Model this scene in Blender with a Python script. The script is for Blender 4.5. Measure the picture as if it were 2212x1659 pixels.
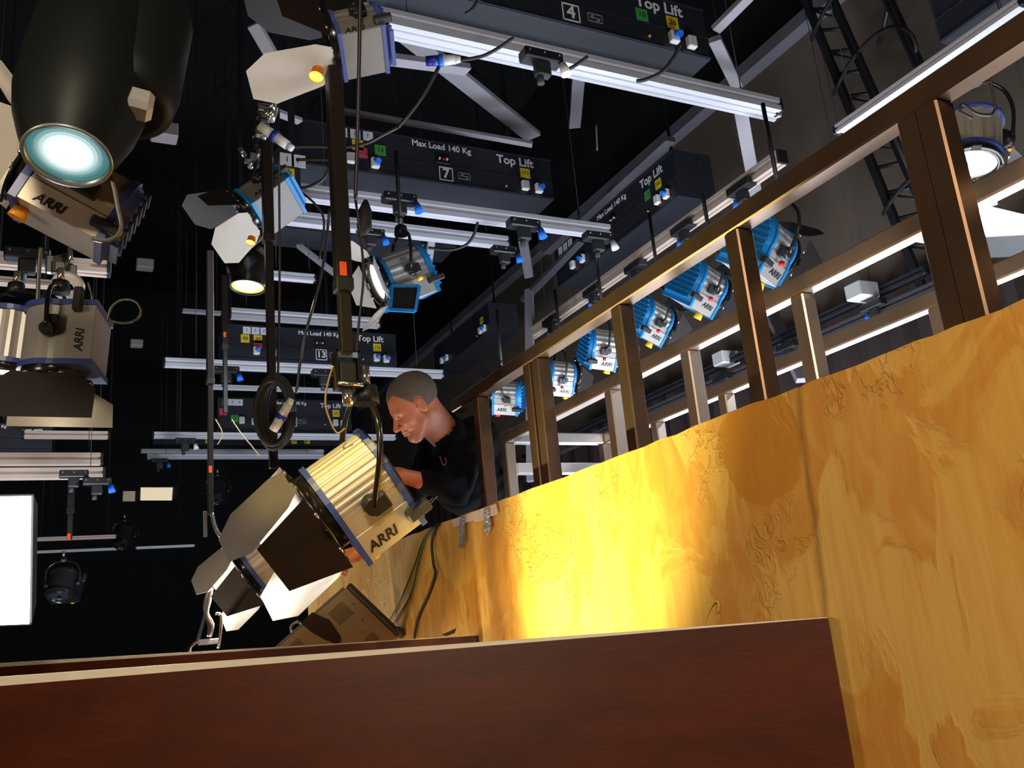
import bpy, math, random
import numpy as np
from mathutils import Vector, Matrix

for o in list(bpy.data.objects): bpy.data.objects.remove(o, do_unlink=True)
SC = bpy.context.scene
COL = SC.collection
rnd = random.Random(7)

# ------------------------------------------------------------------ camera
FPX, CX, CY = 1946.1157, 1106.0, 829.5
RW = np.array([[0.8959850267749861, -0.03537082296611078, -0.442673397300682],
               [-0.4347122182773823, -0.27356889598490436, -0.8580124395543215],
               [-0.09075306647923778, 0.9612018331403144, -0.2604897635077325]])
EYE = np.array([0.0, 0.0, 1.7])
cam_d = bpy.data.cameras.new('camera'); cam = bpy.data.objects.new('camera', cam_d); COL.objects.link(cam)
cam_d.sensor_fit = 'HORIZONTAL'; cam_d.sensor_width = 36.0; cam_d.lens = 36.0 * FPX / 2212
cam_d.clip_start = 0.02; cam_d.clip_end = 200
m4 = Matrix([list(RW[i]) + [EYE[i]] for i in range(3)] + [[0, 0, 0, 1]])
cam.matrix_world = m4
SC.camera = cam

# ------------------------------------------------------------------ world, exposure
w = bpy.data.worlds.new('world'); SC.world = w; w.use_nodes = True
w.node_tree.nodes['Background'].inputs[0].default_value = (0.5, 0.45, 0.55, 1)
w.node_tree.nodes['Background'].inputs[1].default_value = 0.002
SC.view_settings.view_transform = 'Standard'; SC.view_settings.look = 'None'
SC.view_settings.exposure = 0.0; SC.view_settings.gamma = 1.0; SC.view_settings.use_curve_mapping = False

# pixel (2212 x 1659 frame) -> places in the studio
def ray(px, py): return RW @ np.array([(px - CX) / FPX, -(py - CY) / FPX, -1.0])
def P(px, py, t): return Vector(EYE + ray(px, py) * t)
def HX(px, py, x): d = ray(px, py); return Vector(EYE + d * (x / d[0]))
def HY(px, py, y): d = ray(px, py); return Vector(EYE + d * (y / d[1]))
def HZ(px, py, z): d = ray(px, py); return Vector(EYE + d * ((z - 1.7) / d[2]))
def CV(x, y, z): return Vector(RW @ np.array([x, y, z], float)).normalized()   # right, up, towards the viewer

# ------------------------------------------------------------------ lights
def lamp(kind, loc, target, power, color, size=0.1, spot=60, blend=.5, sc=None, size_y=None):
    d = bpy.data.lights.new('light', kind); d.energy = power; d.color = color
    if kind == 'AREA':
        d.size = size
        if size_y: d.shape = 'RECTANGLE'; d.size_y = size_y
    else: d.shadow_soft_size = size
    if kind == 'SPOT': d.spot_size = math.radians(spot); d.spot_blend = blend
    o = bpy.data.objects.new('light', d); COL.objects.link(o)
    z = (Vector(loc) - Vector(target)).normalized()
    q = z.to_track_quat('Z', 'Y') if abs(z.z) < .99 else z.to_track_quat('Z', 'Y')
    o.matrix_world = Matrix.LocRotScale(Vector(loc), q, Vector(sc or (1, 1, 1)))
    return o
COOL = (.80, .88, 1.0); WARM = (1.0, .80, .56); WHITE = (1, .95, .88)
# added area lights behind the scenery, standing in for bounce off the lit floor
lamp('AREA', (4.75, 5.2, .3), (3.9, 5.6, 5), 560, COOL, 2.4, size_y=4.5)
lamp('AREA', (3.4, 1.4, .3), (3.0, 2.2, 4), 130, COOL, 1.6)
lamp('AREA', (-.6, 7.4, .4), (.6, 7.6, 5), 190, COOL, 1.6)
# unseen warm area lights added left of and behind the viewer, key and fill
lamp('AREA', (-2.6, .8, 2.2), (.6, 2.8, 2.2), 26, WARM, .8)
lamp('AREA', (-.5, -.9, 3.3), (1.35, 1.5, 1.6), 66, (1, .84, .62), .6)
# assumed unseen spot, added down in the gap between the brown panels, throwing the bright band up the yellow flat
lamp('SPOT', (.30, 2.78, .62), (1.35, 2.24, 1.96), 900, (1, .98, .42), .04, 37, 1.0)
# warm spot added farther along the gap to brighten the yellow flat's far end
lamp('SPOT', (.35, 4.0, .7), (1.35, 3.9, 1.85), 200, (1, .84, .60), .10, 120, 1.0)
# added yellow spot standing in for yellow wall bounce on the largest lamp
lamp('SPOT', (-.9, 1.2, 4.6), P(760, 1030, 2.75), 420, (1, .76, .22), .05, 13, .6)

# ------------------------------------------------------------------ materials
MATS = {}
def mat(name, col, rough=.5, metal=0.0, emit=None, es=1.0, var=0.0, bump=0.0, scale=30.0, stretch=(1, 1, 1), spec=.5, coat=0.0):
    if name in MATS: return MATS[name]
    m = bpy.data.materials.new(name); m.use_nodes = True; nt = m.node_tree; b = nt.nodes['Principled BSDF']
    b.inputs['Base Color'].default_value = (*col, 1); b.inputs['Roughness'].default_value = rough
    b.inputs['Metallic'].default_value = metal; b.inputs['Specular IOR Level'].default_value = spec
    if coat: b.inputs['Coat Weight'].default_value = coat
    if emit: b.inputs['Emission Color'].default_value = (*emit, 1); b.inputs['Emission Strength'].default_value = es
    if var or bump:
        tc = nt.nodes.new('ShaderNodeTexCoord'); mp = nt.nodes.new('ShaderNodeMapping'); mp.inputs['Scale'].default_value = stretch
        nz = nt.nodes.new('ShaderNodeTexNoise'); nz.inputs['Scale'].default_value = scale; nz.inputs['Detail'].default_value = 4
        nt.links.new(tc.outputs['Object'], mp.inputs[0]); nt.links.new(mp.outputs[0], nz.inputs['Vector'])
        if var:
            mx = nt.nodes.new('ShaderNodeMix'); mx.data_type = 'RGBA'
            mx.inputs['A'].default_value = (*[c * (1 - var) for c in col], 1); mx.inputs['B'].default_value = (*[min(1, c * (1 + var)) for c in col], 1)
            nt.links.new(nz.outputs['Fac'], mx.inputs['Factor']); nt.links.new(mx.outputs['Result'], b.inputs['Base Color'])
        if bump:
            bp = nt.nodes.new('ShaderNodeBump'); bp.inputs['Strength'].default_value = bump; bp.inputs['Distance'].default_value = .01
            nt.links.new(nz.outputs['Fac'], bp.inputs['Height']); nt.links.new(bp.outputs[0], b.inputs['Normal'])
    MATS[name] = m; return m

ALU = mat('brushed_aluminium', (.78, .78, .82), .38, .55, var=.06, scale=8)
RAIL = mat('anodised_rail', (.74, .74, .80), .42, .35, var=.08, scale=5, stretch=(.2, 3, 3))
RAILW = mat('tan_rail', (.62, .50, .42), .45, .3, var=.1, scale=5)  # rail colour shifted to a warm tan
BLACK = mat('black_paint', (.012, .012, .014), .45, var=.3, scale=20)
BLKG = mat('black_gloss', (.014, .012, .011), .22, coat=.3, var=.3, scale=9)
RUB = mat('black_rubber', (.02, .02, .022), .6, var=.3, scale=40)
HOUS = mat('hoist_housing', (.018, .020, .028), .5, var=.15, scale=6)
BLUE = mat('lamp_blue', (.055, .09, .33), .35, var=.1, scale=10)
CYAN = mat('lamp_bright_blue', (.01, .22, .56), .4, var=.1, scale=10)
SILV = mat('lamp_silver', (.50, .48, .46), .36, .35, var=.05, scale=12)
TAN = mat('lamp_body_grey', (.60, .52, .42), .42, .25, var=.06, scale=12)
LEAF = mat('door_leaf_paint', (.62, .57, .50), .6, var=.05, scale=25)
LEAFG = mat('door_leaf_grey', (.17, .145, .13), .5, var=.1, scale=14)
LEAFB = mat('door_leaf_black', (.016, .010, .009), .5, var=.3, scale=14)
ORANGE = mat('orange_plastic', (.95, .36, .01), .35, var=.1, scale=20)
YELP = mat('yellow_plastic', (.9, .55, .02), .4, var=.1, scale=20)
REDP = mat('red_plastic', (.7, .02, .015), .4, var=.1, scale=20)
BLUP = mat('blue_plastic', (.01, .16, .75), .35, var=.1, scale=20)
NAVY = mat('navy_plastic', (.015, .03, .30), .35, var=.1, scale=20)
WHIP = mat('white_plastic', (.78, .76, .74), .4, var=.04, scale=20)
TAGY = mat('yellow_tag', (.82, .62, .03), .6, var=.05, scale=9)
TAGG = mat('green_tag', (.05, .36, .06), .6, var=.05, scale=9)
TAGW = mat('white_tag', (.72, .74, .82), .6, var=.05, scale=9)
TAGP = mat('pink_tag', (.75, .08, .14), .6, var=.05, scale=9)
LETW = mat('white_lettering', (.82, .82, .86), .6, var=.03, scale=9)
LETB = mat('black_lettering', (.01, .01, .01), .6, var=.1, scale=9)
STEEL = mat('grey_strap_steel', (.30, .28, .31), .55, .1, var=.12, scale=4)
CHROME = mat('bright_steel', (.75, .72, .68), .18, .9, var=.05, scale=20)
BRONZE = mat('tube_steel', (.17, .10, .06), .34, .8, var=.35, scale=7, stretch=(1, 1, 1))
TUBE = mat('raw_steel_tube', (.46, .38, .32), .42, .75, var=.25, scale=5)
def glow(name, col, s): return mat(name, (0.8, 0.8, 0.8), .4, emit=col, es=s, var=.01)
GW = glow('lit_lens_white', (1, .97, .93), 14)
GO = glow('lit_lens_amber', (1, .60, .10), 5)
GWARM = glow('lit_lens_warm', (1, .86, .62), 9)

# ------------------------------------------------------------------ mesh building
class MB:
    def __init__(s): s.v = []; s.f = []; s.sm = []
    def add(s, vs, fs, smooth=False):
        n = len(s.v); s.v += [tuple(v) for v in vs]; s.f += [tuple(i + n for i in f) for f in fs]; s.sm += [smooth] * len(fs); return s
    def box(s, c, size, M=None, bev=0.0):
        x, y, z = [d / 2 for d in size]; c = Vector(c)
        if bev <= 0:
            vs = [Vector((a * x, b * y, d * z)) for a in (-1, 1) for b in (-1, 1) for d in (-1, 1)]
            fs = [(0, 1, 3, 2), (4, 6, 7, 5), (0, 4, 5, 1), (2, 3, 7, 6), (0, 2, 6, 4), (1, 5, 7, 3)]
        else:
            e = min(bev, x * .9, y * .9, z * .9)
            vs = []; idx = {}
            for a in (-1, 1):
                for b in (-1, 1):
                    for d in (-1, 1):
                        for k in range(3):
                            q = [a * (x - e), b * (y - e), d * (z - e)]; q[k] = (a * x, b * y, d * z)[k]
                            idx[(a, b, d, k)] = len(vs); vs.append(Vector(q))
            fs = []
            for k in range(3):
                u, w_ = [i for i in range(3) if i != k]
                for sg in (-1, 1):
                    L = []
                    for (p, q) in ((-1, -1), (1, -1), (1, 1), (-1, 1)):
                        t = [0, 0, 0]; t[k] = sg; t[u] = p; t[w_] = q; L.append(idx[(t[0], t[1], t[2], k)])
                    flip = (sg < 0) ^ (k == 1)
                    fs.append(tuple(L[::-1] if flip else L))
            for k in range(3):
                u, w_ = [i for i in range(3) if i != k]
                for p in (-1, 1):
                    for q in (-1, 1):
                        t0 = [0, 0, 0]; t0[u] = p; t0[w_] = q; t1 = list(t0); t0[k] = -1; t1[k] = 1
                        fs.append((idx[(*t0, u)], idx[(*t1, u)], idx[(*t1, w_)], idx[(*t0, w_)]))
            for a in (-1, 1):
                for b in (-1, 1):
                    for d in (-1, 1): fs.append((idx[(a, b, d, 0)], idx[(a, b, d, 1)], idx[(a, b, d, 2)]))
        if M is not None: vs = [M @ v for v in vs]
        return s.add([v + c for v in vs], fs)
    def prism(s, pts, a, b, ax=0, s2=1.0, smooth=False):    # 2-D outline extruded along axis ax
        def put(p, h, k=1.0):
            if ax == 0: return (h, p[0] * k, p[1] * k)
            if ax == 1: return (p[0] * k, h, p[1] * k)
            return (p[0] * k, p[1] * k, h)
        n = len(pts)
        vs = [put(p, a) for p in pts] + [put(p, b, s2) for p in pts]
        s.add(vs, [tuple((i, (i + 1) % n, n + (i + 1) % n, n + i)) for i in range(n)], smooth)
        s.add(vs, [tuple(range(n))[::-1], tuple(range(n, 2 * n))]); return s
    def lathe(s, prof, M=None, seg=28, smooth=True, ends=True):  # prof: (axial x, radius); axis +X
        vs = []; M = M or Matrix.Identity(4)
        for (x, r) in prof:
            for k in range(seg):
                a = 2 * math.pi * k / seg; vs.append(M @ Vector((x, r * math.cos(a), r * math.sin(a))))
        fs = []
        for i in range(len(prof) - 1):
            for k in range(seg): fs.append((i * seg + k, i * seg + (k + 1) % seg, (i + 1) * seg + (k + 1) % seg, (i + 1) * seg + k))
        s.add(vs, fs, smooth)
        if ends: s.add(vs, [tuple(range(seg)), tuple(range((len(prof) - 1) * seg, len(prof) * seg))])
        return s
    def cyl(s, a, b, r, r2=None, seg=16):
        a, b = Vector(a), Vector(b); d = b - a
        M = Matrix.Translation(a) @ d.to_track_quat('X', 'Z').to_matrix().to_4x4()
        return s.lathe([(0, r), (d.length, r if r2 is None else r2)], M, seg)
    def tube(s, pts, r, seg=8, smooth=True, sub=1):
        pts = [Vector(p) for p in pts]
        if isinstance(r, (list, tuple)) and sub > 1:
            r = list(r); r = [r[min(i // sub, len(r) - 1)] + (r[min(i // sub + 1, len(r) - 1)] - r[min(i // sub, len(r) - 1)]) * (i % sub) / sub for i in range((len(pts) - 1) * sub + 1)]
        if sub > 1: pts = spline(pts, sub)
        n = len(pts); vs = []; up = None
        for i, p in enumerate(pts):
            d = (pts[min(i + 1, n - 1)] - pts[max(i - 1, 0)]).normalized()
            if up is None: up = d.orthogonal().normalized()
            up = (up - d * up.dot(d)); up = up.normalized() if up.length > 1e-6 else d.orthogonal().normalized()
            q = d.cross(up); rr = r[i] if isinstance(r, (list, tuple)) else r
            for k in range(seg):
                a = 2 * math.pi * k / seg; vs.append(p + (up * math.cos(a) + q * math.sin(a)) * rr)
        s.add(vs, [(i * seg + k, i * seg + (k + 1) % seg, (i + 1) * seg + (k + 1) % seg, (i + 1) * seg + k) for i in range(n - 1) for k in range(seg)], smooth)
        s.add(vs, [tuple(range(seg)), tuple(range((n - 1) * seg, n * seg))]); return s
    def beam(s, a, b, w1, w2, hint=(0, 0, 1), bev=0.0):      # rectangular bar a->b, w1 across hint side, w2 along hint
        a, b = Vector(a), Vector(b); d = (b - a); X = d.normalized(); Z = Vector(hint); Z = (Z - X * Z.dot(X)).normalized(); Y = Z.cross(X)
        M = Matrix((X, Y, Z)).transposed()
        return s.box((a + b) / 2, (d.length, w1, w2), M, bev)
    def build(s, name, m, parent=None, M=None):
        me = bpy.data.meshes.new(name); v = s.v
        me.from_pydata(v, [], s.f); me.polygons.foreach_set('use_smooth', s.sm)
        import bmesh
        bm = bmesh.new(); bm.from_mesh(me); bmesh.ops.remove_doubles(bm, verts=bm.verts, dist=1e-6); bmesh.ops.recalc_face_normals(bm, faces=bm.faces); bm.to_mesh(me); bm.free()
        me.materials.append(m); o = bpy.data.objects.new(name, me); COL.objects.link(o)
        if parent: o.parent = parent
        if M is not None: o.matrix_local = M
        return o
def spline(p, n):
    out = []
    for i in range(len(p) - 1):
        a, b, c, d = p[max(i - 1, 0)], p[i], p[i + 1], p[min(i + 2, len(p) - 1)]
        for k in range(n):
            t = k / n; out.append(.5 * ((2 * b) + (c - a) * t + (2 * a - 5 * b + 4 * c - d) * t * t + (3 * b - a - 3 * c + d) * t ** 3))
    return out + [p[-1]]
def tag(o, label, cat=None, group=None, kind=None):
    if label: o['label'] = label
    if cat: o['category'] = cat
    if group: o['group'] = group
    if kind: o['kind'] = kind
    return o
def empty(name, M, label, cat, group=None):
    o = bpy.data.objects.new(name, None); COL.objects.link(o); o.empty_display_size = .05
    o.matrix_world = M if isinstance(M, Matrix) else Matrix.Translation(M); return tag(o, label, cat, group)
TXT = {}
def text_mesh(t, size, ext, bold=False):
    key = (t, size, ext, bold)
    if key in TXT: return TXT[key]
    c = bpy.data.curves.new('lettering', 'FONT'); c.body = t; c.size = size; c.extrude = ext; c.align_x = 'CENTER'; c.align_y = 'CENTER'
    if bold: c.offset = size * .022
    o = bpy.data.objects.new('lettering', c); COL.objects.link(o); bpy.context.view_layer.update()
    me = bpy.data.meshes.new_from_object(o.evaluated_get(bpy.context.evaluated_depsgraph_get()))
    bpy.data.objects.remove(o); me = me.copy(); me.name = 'lettering'; me.materials.clear(); TXT[key] = me; return me
def text(t, size, loc, xdir, ydir, m, parent, bold=False, shear=0, name='lettering'):
    me = text_mesh(t, size, .0006, bold).copy(); me.materials.append(m)
    o = bpy.data.objects.new(name, me); COL.objects.link(o); o.parent = parent
    X = Vector(xdir).normalized(); Y = Vector(ydir).normalized(); Z = X.cross(Y)
    M = Matrix((X, Y, Z)).transposed().to_4x4()
    if shear: M = M @ Matrix(((1, shear, 0, 0), (0, 1, 0, 0), (0, 0, 1, 0), (0, 0, 0, 1)))
    me.transform(M); o.location = loc
    return o

# ================================================================== the set
WX = 1.35                                       # plane of the yellow scenery wall
def plaster():
    m = bpy.data.materials.new('ochre_plaster'); m.use_nodes = True; nt = m.node_tree; N = nt.nodes.new; L = nt.links.new
    b = nt.nodes['Principled BSDF']; b.inputs['Roughness'].default_value = .5; b.inputs['Specular IOR Level'].default_value = .35
    g = N('ShaderNodeNewGeometry')
    def noise(scale, st=(1, 1, 1), detail=5, dist=0.0, off=(0, 0, 0)):
        mp = N('ShaderNodeMapping'); mp.inputs['Scale'].default_value = st; mp.inputs['Location'].default_value = off
        n = N('ShaderNodeTexNoise'); n.inputs['Scale'].default_value = scale; n.inputs['Detail'].default_value = detail; n.inputs['Distortion'].default_value = dist
        L(g.outputs['Position'], mp.inputs[0]); L(mp.outputs[0], n.inputs['Vector']); return n.outputs['Fac']
    def ramp(x, stops):
        r = N('ShaderNodeValToRGB'); cr = r.color_ramp
        while len(cr.elements) < len(stops): cr.elements.new(.5)
        for e, (p, c) in zip(cr.elements, stops): e.position = p; e.color = (c, c, c, 1) if not isinstance(c, tuple) else (*c, 1)
        L(x, r.inputs[0]); return r.outputs[0]
    def mix(f, a, c):
        x = N('ShaderNodeMix'); x.data_type = 'RGBA'; L(f, x.inputs['Factor'])
        for s_, v in (('A', a), ('B', c)):
            if isinstance(v, tuple): x.inputs[s_].default_value = (*v, 1)
            else: L(v, x.inputs[s_])
        return x.outputs['Result']
    def math_(op, a, c=None):
        x = N('ShaderNodeMath'); x.operation = op
        for i, v in enumerate((a, c)):
            if v is None: continue
            if isinstance(v, (int, float)): x.inputs[i].default_value = v
            else: L(v, x.inputs[i])
        return x.outputs[0]
    base = mix(ramp(noise(1.6, (1, 1, .5)), [(.35, 0.0), (.7, 1.0)]), (.70, .38, .08), (.78, .47, .12))
    patch = ramp(noise(3.0, (1, 1.6, 1.1), 6, .8, (3, 1, 2)), [(.47, 0.0), (.51, 1.0)])       # orange under-coat showing in hard-edged patches
    streak = ramp(noise(7, (1, 5, .45), 6, .3), [(.42, 0.0), (.62, 1.0)])
    pm = math_('MULTIPLY', patch, ramp(noise(9, (1, 2, .8), 6, 1), [(.35, 0.35), (.6, 1.0)]))
    c = mix(math_('MULTIPLY', pm, .8), base, (.60, .23, .03))
    c = mix(math_('MULTIPLY', streak, .45), c, (.64, .29, .04))
    # the big leaf-shaped darker patch and drip high on the wall
    sep = N('ShaderNodeSeparateXYZ'); L(g.outputs['Position'], sep.inputs[0])
    pc = HX(1640, 985, WX); ps = HX(1560, 950, WX)
    wob = math_('MULTIPLY', math_('SUBTRACT', noise(14), .5), .55)
    uy = math_('DIVIDE', math_('SUBTRACT', sep.outputs['Y'], pc.y), .135)
    uz = math_('DIVIDE', math_('SUBTRACT', sep.outputs['Z'], pc.z + .02), .13)
    dd = math_('ADD', math_('SQRT', math_('ADD', math_('POWER', uy, 2.0), math_('POWER', uz, 2.0))), wob)
    c = mix(math_('MULTIPLY', ramp(dd, [(.93, 1.0), (.98, 0.0)]), .8), c, (.56, .22, .02))
    # dirty joint between the two flats
    js = HX(1722, 835, WX); je = HX(1782, 1325, WX); k = (je.y - js.y) / (je.z - js.z)
    jy = math_('ADD', math_('MULTIPLY', math_('SUBTRACT', sep.outputs['Z'], js.z), k), js.y)
    dj = math_('ABSOLUTE', math_('ADD', math_('SUBTRACT', sep.outputs['Y'], jy), math_('MULTIPLY', math_('SUBTRACT', noise(10, (1, 1, .5)), .5), .035)))
    c = mix(math_('MULTIPLY', ramp(dj, [(.0, 1.0), (.016, 0.0)]), .6), c, (.20, .09, .02))
    L(c, b.inputs['Base Color'])
    bp = N('ShaderNodeBump'); bp.inputs['Strength'].default_value = .5; bp.inputs['Distance'].default_value = .012
    rid = ramp(noise(17, (1, 1.3, 1), 8, .9, (7, 2, 5)), [(.5, 0.0), (.53, 1.0), (.56, .2), (.6, 0.0)])
    msk = ramp(noise(2.6, (1, 1, 1), 2, 0, (1, 9, 4)), [(.54, 0.0), (.64, 1.0)])
    h = math_('ADD', math_('ADD', math_('MULTIPLY', rid, math_('MULTIPLY', msk, .9)), math_('MULTIPLY', patch, .25)), math_('MULTIPLY', noise(60, (1, 2, .6)), .12))
    L(h, bp.inputs['Height']); L(bp.outputs[0], b.inputs['Normal'])
    return m
PLAS = plaster()
def brownwood():
    m = bpy.data.materials.new('mahogany_stained_ply'); m.use_nodes = True; nt = m.node_tree; N = nt.nodes.new; L = nt.links.new
    b = nt.nodes['Principled BSDF']; b.inputs['Roughness'].default_value = .42; b.inputs['Specular IOR Level'].default_value = .4
    tc = N('ShaderNodeTexCoord'); cols = []
    for sc, st, a, c_, lo, hi in ((3, (1, 1, 4), (.062, .012, .005), (.115, .021, .006), .35, .65), (16, (1.2, 1.2, 14), (.055, .012, .005), (.115, .023, .007), .35, .7)):
        mp = N('ShaderNodeMapping'); mp.inputs['Scale'].default_value = st; n = N('ShaderNodeTexNoise'); n.inputs['Scale'].default_value = sc; n.inputs['Detail'].default_value = 7; n.inputs['Distortion'].default_value = .4
        r = N('ShaderNodeValToRGB'); r.color_ramp.elements[0].position = lo; r.color_ramp.elements[1].position = hi
        r.color_ramp.elements[0].color = (*a, 1); r.color_ramp.elements[1].color = (*c_, 1)
        L(tc.outputs['Object'], mp.inputs[0]); L(mp.outputs[0], n.inputs['Vector']); L(n.outputs['Fac'], r.inputs[0]); cols.append(r.outputs[0])
    x = N('ShaderNodeMix'); x.data_type = 'RGBA'; x.inputs['Factor'].default_value = .45; L(cols[0], x.inputs['A']); L(cols[1], x.inputs['B']); L(x.outputs['Result'], b.inputs['Base Color'])
    return m
BRN = brownwood()
EDGE = mat('pale_ply_edge', (.86, .78, .62), .6, var=.12, scale=18)

# yellow flats: top edge follows z/x = const, i.e. level and parallel to the studio side wall
ztop = (HX(990, 1130, WX).z + HX(2212, 630, WX).z + HX(1290, 995, WX).z) / 3
yend = HX(665, 1300, WX).y; yj0 = HX(1722, 835, WX).y; yj1 = HX(1782, 1325, WX).y
def flat(y0, y1, label, thick=.035):
    mb = MB(); n = 60; r_ = random.Random(int(y0 * 100)); bot = []; top = []; vs = []
    for i in range(n + 1):
        y = y0 + (y1 - y0) * i / n; zt = ztop + (r_.random() - .5) * .006
        vs += [(WX, y, .0), (WX, y, zt), (WX + thick, y, zt), (WX + thick, y, .0)]
    fs = []
    for i in range(n):
        a = i * 4; b = a + 4
        for k in range(4): fs.append((a + k, a + (k + 1) % 4, b + (k + 1) % 4, b + k))
    fs += [(0, 1, 2, 3), tuple(n * 4 + k for k in (3, 2, 1, 0))]
    mb.add(vs, fs); return tag(mb.build('scenery_flat', PLAS), label, 'scenery wall', 'ochre plastered scenery flats')
flat(yj0 + .001, yend, 'long ochre yellow plastered scenery wall with the bright light band, left of the dark joint')
flat(-1.2, yj0, 'nearest ochre orange plastered scenery wall right of the dark vertical joint')

# brown panels
def panel(A, B, depth, label, lip, lipm, base=0.0, cut=None):
    A, B = Vector(A), Vector(B); d = (B - A); d2 = Vector((d.x, d.y, 0)).normalized(); n = Vector((-d2.y, d2.x, 0))
    if n.y < 0: n = -n
    o = empty('parapet_panel', Matrix.Translation(((A + B) / 2).xy.to_3d()), label, 'panel'); inv = ((A + B) / 2).xy.to_3d()
    q = [Vector((p.x, p.y, base)) for p in (A, B)]
    mb = MB(); vs = [q[0], q[1], B, A]; vs = [v - inv for v in vs]; t = n * depth
    mb.add(vs + [v + t for v in vs], [(0, 1, 2, 3), (7, 6, 5, 4), (0, 4, 5, 1), (1, 5, 6, 2), (2, 6, 7, 3), (3, 7, 4, 0)])
    mb.build('board', BRN, o)
    hA, hB = lip; t0, t1 = n * (depth * .45), n * depth; z = Vector((0, 0, 1))     # raw lip that grows in height towards the far end
    a, e = A - inv, B - inv; v = [a + t0, e + t0, e + t0 + z * hB, a + t0 + z * hA]
    mb = MB(); mb.add(v + [p + (t1 - t0) for p in v], [(0, 1, 2, 3), (7, 6, 5, 4), (0, 4, 5, 1), (1, 5, 6, 2), (2, 6, 7, 3), (3, 7, 4, 0)])
    mb.build('top_edge', lipm, o)['label'] = 'pale unpainted top edge'
A1 = HX(1787, 1335, WX - .034); B1 = HY(0, 1482, 2.9); B1x = A1 + (B1 - A1) * 1.25
panel(A1, B1x, .045, 'large mahogany brown panel across the foreground with a pale top edge', (.001, .029), EDGE)
A2 = HX(1027, 1373, WX - .02); B2 = HY(0, 1441, 4.6); B2x = A2 + (B2 - A2) * 1.25
panel(A2, B2x, .03, 'farther narrow strip of brown panel showing above the foreground panel', (.0005, .020), EDGE)

# torn white card with two foil tapes on the wall top
def wallpt(px, py, off=0.003): return HX(px, py, WX - off)
def wallpoly(name, pts, m, off, th, parent=None):
    mb = MB(); v = [wallpt(x, y, off) for x, y in pts]; c = parent.location if parent else Vector((0, 0, 0)); n = len(v)
    mb.add([p - c for p in v] + [p - c - Vector((th, 0, 0)) for p in v], [tuple(range(n)), tuple(range(n, 2 * n))[::-1]] + [(i, (i + 1) % n, n + (i + 1) % n, n + i) for i in range(n)])
    return mb.build(name, m, parent)
CARD = mat('pinkish_card', (.72, .55, .45), .7, var=.05, scale=20); FOIL = mat('crinkled_foil_tape', (.75, .74, .72), .22, .8, bump=1.0, scale=120, var=.1)
tag(wallpoly('paper_strip', [(976, 1124), (1000, 1114), (1072, 1088), (1077, 1110), (1030, 1128), (1022, 1124), (980, 1140)], CARD, .004, .002), 'pinkish white card strip taped along the top of the yellow wall', 'card strip')
tag(wallpoly('foil_tape', [(994, 1118), (1005, 1115), (1004, 1150), (1005, 1179), (991, 1179), (992, 1150)], FOIL, .008, .001), 'crinkled silver foil tape, lower left of the two on the card strip', 'tape', 'foil tapes on the yellow wall')
tag(wallpoly('foil_tape', [(1045, 1100), (1057, 1098), (1058, 1115), (1062, 1142), (1054, 1156), (1047, 1148), (1046, 1115)], FOIL, .008, .001), 'silver foil tape, upper right of the two, beside the man', 'tape', 'foil tapes on the yellow wall')

# cables hanging over the wall
def cable(pts, r, m, label, cat='cable', group=None, sub=6, name='cable'):
    mb = MB(); mb.tube(pts, r, 6, sub=sub); return tag(mb.build(name, m), label, cat, group)
GRN = mat('green_cable', (.02, .10, .03), .5, var=.2)
W_ = lambda x, y, o=.012: HX(x, y, WX - o)
cable([W_(952, 1130, -.02), W_(935, 1139), W_(915, 1165), W_(896, 1220), W_(868, 1290), W_(838, 1345)], .0032, GRN, 'thin green cable hanging down the yellow wall, left one of the pair')
cable([W_(955, 1131, -.02), W_(938, 1140), W_(918, 1168), W_(902, 1225), W_(885, 1290), W_(846, 1352)], .0032, GRN, 'thin green cable hanging down the yellow wall, right one of the pair')
cable([W_(960, 1130, -.02), W_(944, 1138), W_(933, 1170), W_(936, 1215), W_(940, 1240), W_(925, 1285), W_(903, 1335), W_(895, 1380)], .0055, RUB, 'thick black cable hanging over the yellow wall beside the green pair')
WIRE = mat('yellow_wire', (.7, .5, .12), .4, var=.1)
q0 = HY(1520, 1352, 1.72)
cable([P(1520, 1354, 2.1), P(1533, 1318, 2.08), P(1545, 1300, 2.06), P(1553, 1304, 2.05), P(1552, 1322, 2.05)], .0022, WIRE, 'bent stiff wire loop sticking up behind the brown panel', 'wire', name='wire_loop')

# ------------------------------------------------------------------ steel frames behind the wall
FX0, FX1, FX2 = 1.43, 1.65, 2.13
zf = HX(1160, 765, FX0).z; zs = (HX(1480, 742, FX1).z + HX(1090, 955, FX1).z) / 2; zt3 = zs
def tube_frame(label, x, z, ya, yb, posts, w_, m, zlow=1.3):
    o = empty('metal_railing', Vector((x, ya, zlow)), label, 'metal frame'); c = Vector((x, ya, zlow))
    MB().beam(Vector((x, ya, z)) - c, Vector((x, yb, z)) - c, w_, w_, (0, 0, 1), .004).build('top_rail', m, o)
    for y in posts: MB().beam(Vector((x, y, zlow)) - c, Vector((x, y, z - w_ / 2)) - c, w_, w_, (1, 0, 0), .004).build('post', m, o)
    return o
py_ = lambda x, y, X: HX(x, y, X).y
f0 = tube_frame('front row of brown steel studs and rail right behind the yellow wall', FX0, zf, .2, py_(985, 885, FX0), [py_(1048, 975, FX0), py_(1160, 900, FX0), py_(1180, 900, FX0), py_(1362, 810, FX0), py_(1622, 665, FX0), py_(2020, 440, FX0), py_(2066, 440, FX0)], .05, BRONZE)
ye = py_(1092, 958, FX1)
f1 = tube_frame('middle row of grey steel rail and posts behind the front studs', FX1, zs, .2, ye, [py_(1328, 880, FX1), py_(1500, 825, FX1), py_(1745, 705, FX1), ye - .02], .045, TUBE)
ye3 = ye
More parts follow.
